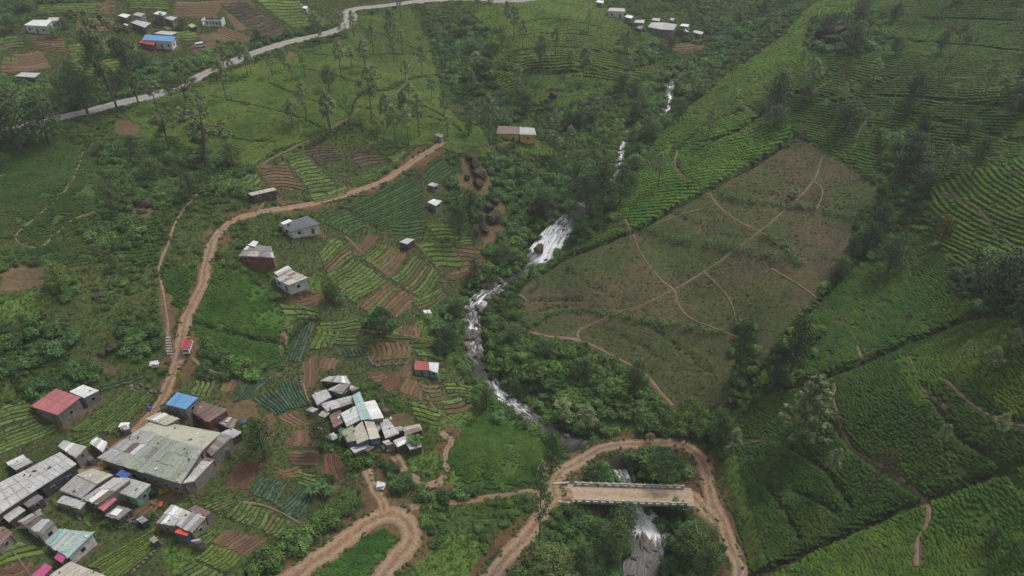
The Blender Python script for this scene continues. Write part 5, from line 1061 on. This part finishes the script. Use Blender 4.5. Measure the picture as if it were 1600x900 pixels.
def plant_tree(ub, vb, vt, wpx, kind, col=None, txt=None, base=None, hgt=None, wid=None):
    P = PT([(ub, vb)])[0] if base is None else np.asarray(base)
    zc = P[1] * cp - (P[2] - H) * sp_; up_px = F * cp / zc
    if hgt is None:
        lo, hi = .5, 60
        for _ in range(30):
            md = (lo + hi) / 2; _, v_ = project(P[0], P[1], P[2] + md)
            if v_ > vt: lo = md
            else: hi = md
        hgt = lo
    wid = wpx * zc / F if wid is None else wid
    tr, cr = TP[kind][rnd.randrange(len(TP[kind]))]
    nm = {'oak': 'silver_oak', 'dense': 'broadleaf_tree', 'euc': 'eucalyptus_tree', 'spread': 'spreading_tree', 'pale': 'feathery_tree', 'bare': 'bare_tree'}[kind]
    e = empty(nm, P, rnd.random() * 6.28); sx = wid / BW[kind]
    for nm2, me in (('trunk', tr), ('crown', cr)):
        o = link(nm2, me, e); o.scale = (sx, sx, hgt) if nm2 == 'crown' else (sx, sx, hgt)
        c = np.array(col or TCOL[kind]) * rnd.uniform(.8, 1.2); o.color = (*c, 1)
    e['_'] = 0; del e['_']
    sz_ = ('tall ' if hgt > 14 else 'medium ' if hgt > 10 else 'short ') if kind in ('oak', 'dense') and not txt else ''
    sz_ += ('wide ' if wid > hgt * (.42 if kind == 'oak' else .85) else '') if sz_ else ''
    tag(e, ulabel(sz_ + (txt or TTXT[kind]), ub, vb, nm), 'tree', TGRP[kind]); return e
TREES = [(186,176,8,62,'euc'),(216,160,28,46,'euc'),(137,178,98,62,'dense'),(32,232,128,105,'dense'),(80,226,140,70,'dense'),(5,218,120,80,'dense'),(292,165,112,64,'spread'),(322,266,165,80,'euc'),(265,235,165,50,'euc'),
 (426,120,82,18,'oak'),(446,111,76,18,'oak'),(477,121,84,18,'oak'),(457,124,98,14,'oak'),(365,128,92,16,'oak'),(393,118,82,16,'oak'),(550,106,72,20,'oak'),(571,112,62,26,'oak'),(615,90,14,22,'oak'),(515,141,98,28,'dense'),
 (480,190,128,26,'oak'),(516,212,142,28,'oak'),(547,202,146,18,'oak'),(581,186,104,36,'oak'),(591,228,176,24,'bare'),(618,222,166,28,'oak'),(655,213,146,28,'oak'),(631,183,136,22,'dense'),(635,137,94,16,'oak'),(675,157,118,18,'oak'),
 (765,228,150,30,'oak'),(733,213,190,18,'dense'),(845,98,50,24,'dense'),(912,124,74,20,'oak'),(803,62,8,22,'oak'),(822,180,138,34,'dense'),(866,222,172,22,'oak'),(884,142,118,20,'bare'),(976,82,52,34,'spread'),(1105,222,172,22,'oak'),
 (785,78,38,18,'oak'),(940,336,236,60,'dense'),(915,332,262,54,'dense'),(968,318,250,44,'dense'),(898,306,244,40,'dense'),(1028,292,240,24,'oak'),(1266,144,92,26,'oak'),(1350,144,122,14,'bare'),(1320,153,102,36,'bare'),(1421,170,108,34,'dense'),
 (1476,118,36,52,'bare'),(1212,168,106,48,'dense'),(1320,206,152,60,'dense'),(1208,198,162,46,'dense'),(1397,88,56,26,'dense'),(1592,168,108,44,'dense'),(1528,18,-20,18,'oak'),(1415,282,200,66,'dense'),(1438,312,254,52,'dense'),(1384,428,362,60,'dense'),
 (1368,372,312,44,'dense'),(1466,388,332,38,'dense'),(1520,272,212,34,'dense'),(1548,482,388,92,'dense'),(1594,524,380,84,'dense'),(1500,470,420,44,'bare'),(1405,528,482,18,'bare'),(1248,690,588,84,'pale'),(1232,592,488,56,'dense'),(1206,602,530,44,'dense'),
 (1345,792,698,66,'bare'),(1291,752,702,30,'oak'),(1152,592,496,30,'dense'),(1072,692,622,66,'spread'),(1118,694,636,40,'dense'),(842,862,728,44,'oak'),(862,735,668,44,'dense'),(415,718,648,62,'dense'),(506,706,648,46,'dense'),
 (372,470,400,12,'oak'),(735,348,288,38,'dense'),(718,376,300,44,'dense'),(752,366,328,24,'dense'),(745,658,622,20,'dense'),(760,640,606,24,'dense'),(840,448,428,14,'oak'),(98,458,404,42,'dense'),(1040,755,706,58,'spread'),(930,760,728,40,'spread'),
 (960,870,812,60,'dense'),(1070,870,816,66,'dense'),(860,905,862,90,'spread'),(1100,905,850,50,'dense'),(905,905,850,50,'dense'),(600,530,478,50,'spread'),(1015,690,676,16,'spread'),(285,598,582,14,'spread'),(270,142,128,26,'spread'),
 (300,310,262,30,'dense'),(180,335,290,34,'dense'),(10,265,238,30,'spread'),(150,420,388,28,'bare'),(1450,60,20,30,'bare'),(1330,80,34,44,'dense'),(1290,60,22,30,'dense'),(1395,40,2,24,'dense'),(1565,300,262,34,'bare'),(1160,520,500,20,'dense'),
 (1128,700,652,34,'dense'),(700,545,508,40,'spread'),(690,560,530,30,'spread'),(520,470,442,28,'spread'),(805,620,590,26,'dense'),(985,300,268,24,'dense'),(255,40,18,14,'dense'),(285,45,26,22,'dense'),(85,60,38,26,'dense'),(20,50,18,34,'dense'),(100,45,28,24,'dense'),(40,20,0,34,'dense'),
 (180,420,395,20,'dense'),(640,160,128,22,'oak'),(700,215,180,22,'oak'),(745,120,82,24,'oak'),(520,760,738,22,'dense'),(770,450,428,26,'spread'),(1010,215,180,26,'dense'),(1060,190,150,26,'dense'),(1575,870,835,50,'spread'),(1545,850,822,30,'dense')]
for t in TREES:
    col = None; txt = None
    if t[:2] == (1345,792): col = (.14,.08,.065); txt = 'leafless reddish brown tree'
    if t[:2] in ((1476,118),(1320,153)): col = (.13,.09,.08)
    if t[:2] in ((1072,692),(98,458),(1575,870)): col = (.12,.20,.045)
    if t[4] == 'dense' and t[0] > 1180 and t[1] < 620: col = (.055,.080,.045); txt = 'dense blackish green tree'
    if t[:2] in ((1040,755),(930,760),(600,530),(700,545),(690,560)): col = (.05,.10,.04)
    if t[:2] == (285,598): col = (.38,.36,.04); txt = 'small bright yellow flowering bush'
    if t[:2] == (1015,690): col = (.34,.33,.22); txt = 'small cream blossoming bush'
    if t[:2] == (1466,388): col = (.11,.09,.035); txt = 'olive brown leaved tree'
    if t[:2] == (860,905): col = (.12,.16,.06)
    plant_tree(*t, col=col, txt=txt)
# lesser oaks dotted through the tea and round trees in the thickets
def extra(poly, n_, kind, hr, wr, seed, near=0):
    r = np.random.default_rng(seed); P = np.array(poly, float); lo, hi = P.min(0), P.max(0); c = 0
    while c < n_:
        u, v = r.uniform(lo, hi); ins = False
        for i in range(len(P)):
            (x1, y1), (x2, y2) = P[i], P[i - 1]
            if (y1 > v) != (y2 > v) and u < (x2 - x1) * (v - y1) / (y2 - y1) + x1: ins = not ins
        if not ins: c += .02; continue
        c += 1; p = PT([(u, v)])[0]
        if lu_at(p[0], p[1]) in (1, 2, 7, 8): continue
        plant_tree(u, v, 0, 0, kind, base=p, hgt=r.uniform(*hr), wid=r.uniform(*wr))
extra(TEA[3][0], 24, 'oak', (10, 17), (4.5, 7.5), 1); extra(THICK[26], 10, 'oak', (10, 15), (4.5, 6.5), 31); extra([(690,150),(800,140),(980,150),(900,260),(800,240),(700,230)], 8, 'oak', (10, 16), (4.5, 7), 32); extra(TEA[4][0], 16, 'oak', (8, 14), (4, 6), 2); extra(TEA[13][0], 16, 'oak', (7, 12), (3.5, 6), 3); extra(TEA[13][0], 12, 'dense', (6, 10), (5, 9), 4)
for i_, n_ in ((4, 10), (3, 12), (2, 10), (11, 14), (15, 6), (7, 7), (0, 6), (1, 5), (9, 7), (5, 5)): extra(THICK[i_ + 4], n_, 'dense', (5, 10), (5, 9), 20 + i_)
extra(TEA[9][0], 7, 'oak', (7, 11), (3, 5), 7); extra(TEA[16][0], 4, 'oak', (7, 11), (3, 5), 8); extra(TEA[12][0], 5, 'dense', (5, 8), (4, 7), 9)
# banana plants: rosettes of big drooping leaves
def banana_mesh(seed):
    r = random.Random(seed); m = MB()
    for i in range(11):
        a = i * 2.4 + r.random() * .4; l = r.uniform(1.6, 2.4); w_ = .32; d = Vector((math.cos(a), math.sin(a), 0)); s = Vector((-d.y, d.x, 0)); pr = None
        for k in range(5):
            t = k / 4; p = d * l * t + Vector((0, 0, 1.9 + 1.3 * math.sin(t * 2.6) - .5 * t)); ww = w_ * math.sin(math.pi * (.12 + .86 * t)) + .02
            q = (p - s * ww, p + Vector((0, 0, -.08)), p + s * ww)
            if pr: m.face([pr[0], pr[1], q[1], q[0]]); m.face([pr[1], pr[2], q[2], q[1]])
            pr = q
    return m.mesh('leaf', [M['leaf']])
def banana_trunk():
    m = MB(); m.tube((0, 0, -.2), (0, 0, 2.1), .17, .1, 7); return m.mesh('stem', [M['bark']])
BM = [banana_mesh(i) for i in range(3)]; BT = banana_trunk()
for i, (u, v) in enumerate([(585,500),(592,510),(605,505),(612,515),(600,520),(578,512),(596,498),(524,468),(532,475),(519,460),(690,530),(698,538),(684,542),(706,532),(800,400),(808,408),(1240,310),(240,118),(235,110),(228,120),(245,108),(540,690),(700,505),(680,520),(780,660),(650,700),(120,165),(490,775),(505,768),(515,775)]):
    p = PT([(u, v)])[0]; e = empty('banana_plant', p, rnd.random() * 6); tag(e, ulabel('banana plant with broad drooping leaves', u, v, 'banana'), 'banana plant', 'banana plants in the gardens'); s_ = rnd.uniform(.9, 1.3)
    o = link('leaves', BM[i % 3], e, scl=(s_,) * 3); o.color = (.06, .13, .045, 1); o['kind'] = 'stuff'; link('stem', BT, e, scl=(s_,) * 3)
# hedges on the plantation
def hedge(px, wd, hh, col, lab):
    L = smooth_line(PT(px), 1.3); cs = []; rs = []; r = random.Random(len(px))
    for p in L:
        for _ in range(2): cs.append((p[0] + r.uniform(-.4, .4) * wd, p[1] + r.uniform(-.4, .4) * wd, float(hz(p[0], p[1])) + hh * r.uniform(.25, .6))); rs.append(wd * r.uniform(.3, .55))
    c0 = np.mean(cs, 0); v, f = leaf_cloud([tuple(np.array(c) - c0) for c in cs], rs, 70, .20, 5, flat_=.8, up=.6, shell=.6)
    o = link('hedge', mk_leaf_mesh('hedge', [(v, f)], M['leaf']), loc=tuple(c0)); o.color = (*col, 1); tag(o, lab, 'hedge', 'green hedge lines across the brown plantation')
HC = (.085,.165,.055)
hedge([(1015,361),(1048,374),(1100,383),(1160,393),(1215,405),(1252,415)], 3.4, 2.2, HC, 'longest curving green hedge crossing the middle of the brown plantation')
hedge([(1125,307),(1180,319),(1240,325),(1300,336),(1350,346)], 2.8, 1.9, HC, 'upper hedge across the brown plantation ending at the wooded gully')
hedge([(832,512),(858,495),(885,486),(915,486),(955,493),(1010,505),(1060,512),(1130,521)], 2.4, 1.6, HC, 'low arched hedge in the lower left of the brown plantation')
hedge([(1195,368),(1225,388),(1250,408)], 2.6, 1.8, HC, 'short slanting hedge beside the plantation footpath')
hedge([(806,470),(812,450),(845,428),(905,396),(985,362)], 1.3, 1.1, (.05,.10,.03), 'bright hedge along the left edge of the brown plantation')
hedge([(395,588),(340,592),(305,585)], 1.8, 1.3, (.045,.085,.03), 'dark hedge between the tea patch and the leek plots')
hedge([(455,530),(478,505),(500,498)], 1.4, 1.2, (.05,.095,.035), 'hedge at the top of the tall leek plot')
hedge([(140,800),(180,825),(230,815),(246,805)], 2.0, 1.6, (.05,.10,.03), 'curved hedge above the lime green village plot')
hedge([(255,768),(275,766),(292,770)], 1.4, 1.6, (.26,.24,.03), 'yellow leaved bush row under the large hall')

# ------------------------------------------------------------------ rocks
RP = []
for i in range(6):
    V, Fc = blob(900 + i, 3, .17, .72); V = np.array(V); a = np.random.default_rng(i).normal(size=(7, 3)); a /= np.linalg.norm(a, axis=1)[:, None]
    for n_ in a:   # chisel flat facets
        dd = V @ n_; over = dd > .62; V[over] -= np.outer(dd[over] - .62, n_) * .85
    RP.append((V, Fc))
rock_me = [mesh_of('boulder', v, f, [M['rock']]) for v, f in RP]; moss_me = [mesh_of('boulder', v, f, [M['mossrock']]) for v, f in RP]
def rock(u, v, size, txt, grp, moss=False, base=None, sc=None, lab=None):
    p = PT([(u, v)])[0] if base is None else np.asarray(base); me = rnd.choice(moss_me if moss else rock_me)
    o = link('boulder', me, loc=(p[0], p[1], p[2] + size * (.45 if moss and size > 1.7 else .12)), rot=(rnd.uniform(-.3, .3), rnd.uniform(-.3, .3), rnd.random() * 6.28), scl=sc or (size * rnd.uniform(.8, 1.2), size * rnd.uniform(.7, 1.1), size * rnd.uniform(.6, .95)))
    tag(o, lab or ulabel(txt, u, v, grp), 'boulder', grp); return o
rock(1010,852,3.0,'', 'river slabs', lab='large flat grey slab in mid stream below the white rapids', sc=(3.4,2.0,1.0))
rock(748,538,1.6,'', 'river slabs', lab='rounded tan boulder at the right side of the boulder rapids')
CLF = PT([(850,345)])[0]
o = link('cliff', moss_me[0], loc=(CLF[0], CLF[1] + 3, CLF[2] + 3.2), rot=(.1, .05, .4), scl=(3.9, 3.6, 6.6)); tag(o, 'tall brown mossy cliff block left of the waterfall', 'cliff')
for dx_, dy_, dz_, s3, lb_ in [(-3.4, 1.0, 1.0, (3.2, 3.0, 4.6), 'lower shoulder of brown rock left of the tall mossy cliff'), (1.6, -1.8, -.4, (2.8, 2.4, 3.0), 'dark wet rock between the tall mossy cliff and the falls')]:
    o = link('cliff', moss_me[2], loc=(CLF[0] + dx_, CLF[1] + 3 + dy_, CLF[2] + 1.5 + dz_), rot=(.1, -.1, 1.4 + dx_), scl=s3); tag(o, lb_, 'cliff')
plant_tree(0, 0, 0, 0, 'spread', base=(CLF[0] + .5, CLF[1] + 4.2, CLF[2] + 7.0), hgt=3.6, wid=8, col=(.07, .14, .06), txt='bushy low tree growing on top of the mossy cliff')
r = np.random.default_rng(77)
for k in range(len(riv)):
    L = riv[k]; u, v = project(L[0], L[1], L[2])
    rate = .35 + (1.9 if 440 < v < 560 else 0) + (.8 if 600 < v < 690 else 0) + (.9 if v > 785 else 0) + (.5 if 300 < v < 430 else 0)
    if 338 < v < 398 and r.random() < .75: continue
    for _ in range(r.poisson(rate)):
        sd_ = r.choice([-1, 1]); off = sd_ * (L[3] / 2) * r.uniform(.35, 1.25); kk = min(len(riv) - 1, k + 1); t = riv[kk, :2] - riv[k - 1 if k else 0, :2]; t /= np.linalg.norm(t) + 1e-9
        p = (L[0] - t[1] * off, L[1] + t[0] * off, L[2] - .15); s_ = float(r.choice([.45, .7, 1.1, 1.6, 2.2], p=[.30, .3, .22, .13, .05])); uu, vv = project(*p)
        if s_ > 1.2 and vv > 700: s_ = .7
        rock(uu, vv, s_, {.45: 'small grey stone', .7: 'grey stone', 1.1: 'grey boulder', 1.6: 'big grey boulder', 2.2: 'huge grey boulder'}[s_] + (' wet in mid stream' if abs(off) < L[3] * .28 else (' on the left bank' if sd_ * 1 > 0 else ' on the right bank')), 'boulders along the stream', base=p)
for u, v, s_ in [(742,262,3.2),(752,275,3.0),(735,250,2.4),(748,290,2.6),(765,330,3.0),(775,318,2.2),(772,345,3.2),(757,360,2.0),(730,280,1.8),(160,462,1.6),(150,466,1.4),(230,322,2.2),(222,330,1.6),(175,545,1.8),(160,552,1.4),(842,395,2.6),(820,385,1.8),(1285,60,4.0),(1300,70,3.5),(1275,75,3.0),(1345,45,3.6),(1325,85,2.6),(1310,52,3.2),(312,388,1.4),(304,392,1.2),(720,620,1.2),(705,615,1.4),(730,612,1.0),(715,602,1.1),(688,606,1.0),(865,152,2.6),(855,160,1.8),(560,765,.6)]:
    rock(u, v, s_, 'dark weathered boulder', 'boulders on the slopes', True)
for u, v, s_ in [(853,352,.9),(872,350,.7),(881,360,.8),(842,384,1.3),(858,380,.8),(874,338,.9),(836,398,1.2),(890,345,1.0),(849,366,.6)]: rock(u, v, s_, 'dark rock splitting the falls', 'rocks in the waterfall')
rock(668,742,1.2,'', 'boulders on the slopes', True, lab='dark rock at the bottom of the loop path')
# dry stone edging between plots
def stone_line(px, lab, step=.9, s_=.34, name='stone_wall'):
    L = smooth_line(PT(px), step); e = empty(name, L[0, :3]); tag(e, lab, 'stone edging', 'stone edgings between plots'); r_ = random.Random(len(px))
    for p in L[::1]:
        m = rock_me[r_.randrange(6)]; link('stone', m, e, (p[0] - L[0, 0] + r_.uniform(-.15, .15), p[1] - L[0, 1] + r_.uniform(-.15, .15), float(hz(p[0], p[1])) + .2 - L[0, 2]), (0, 0, r_.random() * 6), (s_ * r_.uniform(.8, 1.5), s_ * r_.uniform(.7, 1.2), s_ * .8))
stone_line([(450,258),(462,275),(474,292),(480,300)], 'pale stone edging between the brown and green plots above the road')
stone_line([(470,238),(490,255),(508,272),(526,290)], 'pale stone edging below the purplish plot')
stone_line([(505,228),(525,238),(540,246),(560,256)], 'dotted white stones above the purplish plot')
stone_line([(468,560),(468,580),(470,602)], 'pale stone edging left of the orange beds')
stone_line([(572,550),(580,568),(600,571),(640,567)], 'pale curved retaining stones above the dark red beds', s_=.5)
stone_line([(205,604),(212,612),(222,602),(236,612),(252,614)], 'white zigzag stones at the top of the green plot by the road', s_=.5)
stone_line([(654,384),(668,402),(684,420)], 'light stone edging left of the lime terraces')
stone_line([(240,803),(254,815),(257,838),(240,862),(205,898)], 'curved dark stone path edge beside the lime green village plot', s_=.4)
# steps on the footpath
e = empty('steps', PT([(262,540)])[0]); c0 = Vector(e.location); tag(e, 'pale concrete steps at the lower end of the stepped footpath', 'steps')
for i in range(7):
    p = Vector(PT([(261 + i * .9, 529 + i * 4.2)])[0]) - c0; m = MB(); m.box((0, 0, 0), (1.7, .42, .35)); link('step', m.mesh('step', [M['palestone']]), e, p + Vector((0, 0, .22)))
# ------------------------------------------------------------------ vehicles
def van(u, v, to, body, roofm, lab, L=4.6):
    p = PT([(u, v)])[0]; q_ = PT([to])[0]; heading = math.atan2(q_[1] - p[1], q_[0] - p[0]); e = empty('van', (p[0], p[1], p[2] + .16), heading); tag(e, lab, 'van'); w_, h_ = 1.75, 1.95
    prof = [(-L / 2, .35), (L / 2 - .05, .35), (L / 2, .75), (L / 2 - .12, 1.05), (L / 2 - .75, h_ - .08), (L / 2 - 1.1, h_), (-L / 2 + .15, h_), (-L / 2, h_ - .25)]
    m = MB(); k = len(prof); 
    ys = [-w_ / 2, w_ / 2]; i0 = len(m.v)
    for y_ in ys:
        for x_, z_ in prof: m.v.append((x_, y_ * (1 if z_ < 1.1 else .9), z_))
    m.f.append(tuple(range(k))); m.m.append(0); m.f.append(tuple(reversed(range(k, 2 * k)))); m.m.append(0)
    for j in range(k): a = j; b = (j + 1) % k; m.f.append((a + k, b + k, b, a)); m.m.append(0)
    link('body', m.mesh('body', [M[body]]), e)
    m = MB(); m.box((-.35, 0, h_ + .05), (L - .9, w_ * 1.0, .12)); link('roof', m.mesh('roof', [M[roofm]]), e)
    m = MB(); m.face([(L / 2 - .1, -.76, 1.1), (L / 2 - .1, .76, 1.1), (L / 2 - .7, .72, h_ - .15), (L / 2 - .7, -.72, h_ - .15)]); 
    for q in range(4): x_, y_, z_ = m.v[q]; m.v[q] = (x_ + .04, y_, z_ + .02)
    link('windscreen', m.mesh('windscreen', [M['glass']]), e)
    m = MB(); m.box((-L / 2 + .03, 0, 1.35), (.1, 1.35, .55)); link('rear_window', m.mesh('rear_window', [M['glass']]), e)
    for s_ in (-1, 1):
        for x_ in (-1.3, -.1, 1.0): m = MB(); m.box((x_, s_ * (w_ / 2 * .93), 1.42), (.85, .1, .5)); link('side_window', m.mesh('side_window', [M['glass']]), e)
        for x_ in (-L / 2 + .85, L / 2 - .85):
            m = MB(); m.tube((x_, s_ * (w_ / 2 - .2), .33), (x_, s_ * (w_ / 2 + .03), .33), .33, .33, 12); link('wheel', m.mesh('wheel', [M['rubber']]), e)
        m = MB(); m.box((L / 2 - .02, s_ * .6, .72), (.1, .28, .18)); link('headlight', m.mesh('headlight', [M['wallwhite']]), e)
    m = MB(); m.box((-L / 2 - .02, 0, .5), (.12, w_, .3)); link('bumper', m.mesh('bumper', [M['vanwhite']]), e)
van(295,546,(301,512),'vanwhite','vanred','small red van driving up the dirt road past the tea patch')
van(314,74,(334,71),'vanwhite','vanwhite','white van parked beside the blue roofed house at top left', 4.2)
# water tank and white bundle, poles
def small(name, mk, u, v, lab, cat): p = PT([(u, v)])[0]; e = mk(p); tag(e, lab, cat); return e
def tank(p):
    e = empty('water_tank', p); m = MB(); m.tube((0, 0, 0), (0, 0, 1.5), .8, .8, 14); m.tube((0, 0, 1.5), (0, 0, 1.75), .8, .3, 14); link('barrel', m.mesh('barrel', [M['black']]), e); m = MB(); m.tube((0, 0, 1.75), (0, 0, 1.85), .25, .25, 10); link('lid', m.mesh('lid', [M['black']]), e); return e
def heap(mt):
    def f(p):
        e = empty('tarpaulin_heap', p); m = MB()
        for i in range(5): m.slab([(rnd.uniform(-1.5, -.5), rnd.uniform(-1, -.2), .3 + .2 * i), (rnd.uniform(.5, 1.6), rnd.uniform(-1, -.2), .25 + .25 * i), (rnd.uniform(.5, 1.5), rnd.uniform(.3, 1.2), .4 + .2 * i), (rnd.uniform(-1.5, -.5), rnd.uniform(.2, 1.1), .3 + .22 * i)], .08)
        m.box((0, 0, .2), (1.8, 1.2, .5), .3); link('cover', m.mesh('cover', [M[mt]]), e); return e
    return f
small('heap', heap('tinwhite'), 242, 572, 'white crumpled sheets heap beside the stepped footpath', 'sheet heap')
small('heap', heap('wallwhite'), 594, 762, 'white sacks heap on the track above the hairpin', 'sack heap')
small('heap', heap('tinwhite'), 668, 492, 'white covered heap at the edge of the striped plots', 'sheet heap')
small('heap', heap('tinwhite'), 196, 670, 'pale cart sized heap of wood and sheets beside the road start', 'sheet heap')
small('tank', tank, 240, 775, 'black water barrel in the village yard beside the grey hall', 'water tank')
def pole(p, h_=8.5):
    e = empty('utility_pole', p); m = MB(); m.tube((0, 0, -.4), (0, 0, h_), .14, .09, 7); link('mast', m.mesh('mast', [M['palestone']]), e); m = MB(); m.box((0, 0, h_ - .5), (1.8, .12, .12), .4); link('crossarm', m.mesh('crossarm', [M['wood']]), e); return e
for u, v, h_, lab in [(275,550,11,'pale utility pole between footpath and red van'),(990,575,6,'thin utility pole on the lower edge of the brown plantation'),(48,900,10,'dark wooden pole in the bottom left plot'),(1352,235,9,'pale pole beside the plantation top corner'),(1390,178,9,'pale pole on the high slope footpath'),(600,640,7,'short pole beside the white and teal roofed house'),(1280,300,8,'faint pole in the upper brown plantation')]:
    small('pole', lambda p: pole(p, h_), u, v, lab, 'pole')
# clutter in the yards: planks, buckets, crates
clut = [(178,752),(186,758),(192,752),(210,760),(222,775),(150,722),(110,730),(240,788),(75,775),(60,800),(560,710),(600,700),(610,705),(640,705),(345,690),(380,662),(205,815),(200,812),(215,818),(300,755),(250,790),(235,640),(400,408),(455,455),(480,364),(500,672),(600,650),(602,648),(610,655)]
for i, (u, v) in enumerate(clut):
    p = PT([(u, v)])[0]; m = MB(); r_ = random.Random(i); mt = r_.choice(['wallwhite', 'tarpblue', 'tinrust', 'palestone', 'wood', 'tarpred', 'tinwhite'])
    for q in range(3): m.box((r_.uniform(-.4, .4), r_.uniform(-.4, .4), .2 + .15 * q), (r_.uniform(.5, 1.4), r_.uniform(.3, .7), .3), r_.random() * 3)
    o = link('scrap_pile', m.mesh('scrap_pile', [M[mt]]), loc=p); tag(o, ulabel({'wallwhite': 'white', 'tarpblue': 'blue', 'tinrust': 'rusty', 'palestone': 'pale stone', 'wood': 'wooden', 'tarpred': 'red', 'tinwhite': 'light grey'}[mt] + ' scrap pile in a yard', u, v, 'scrap'), 'scrap pile', 'scrap piles in the yards')
# ------------------------------------------------------------------ air
if HAZE > 0:
    m, nt, b = new_mat('haze_air'); nt.nodes.remove(b); pv = nt.nodes.new('ShaderNodeVolumePrincipled'); pv.inputs['Density'].default_value = HAZE; pv.inputs['Color'].default_value = (.86, .90, .94, 1); pv.inputs['Anisotropy'].default_value = .2
    nt.links.new(pv.outputs[0], nt.nodes['Material Output'].inputs['Volume'])
    mb = MB(); mb.box((0, 1000, 60), (14000, 9000, 250)); tag(link('haze', mb.mesh('haze', [m])), 'thin pale haze filling the valley', 'haze', kind='stuff')
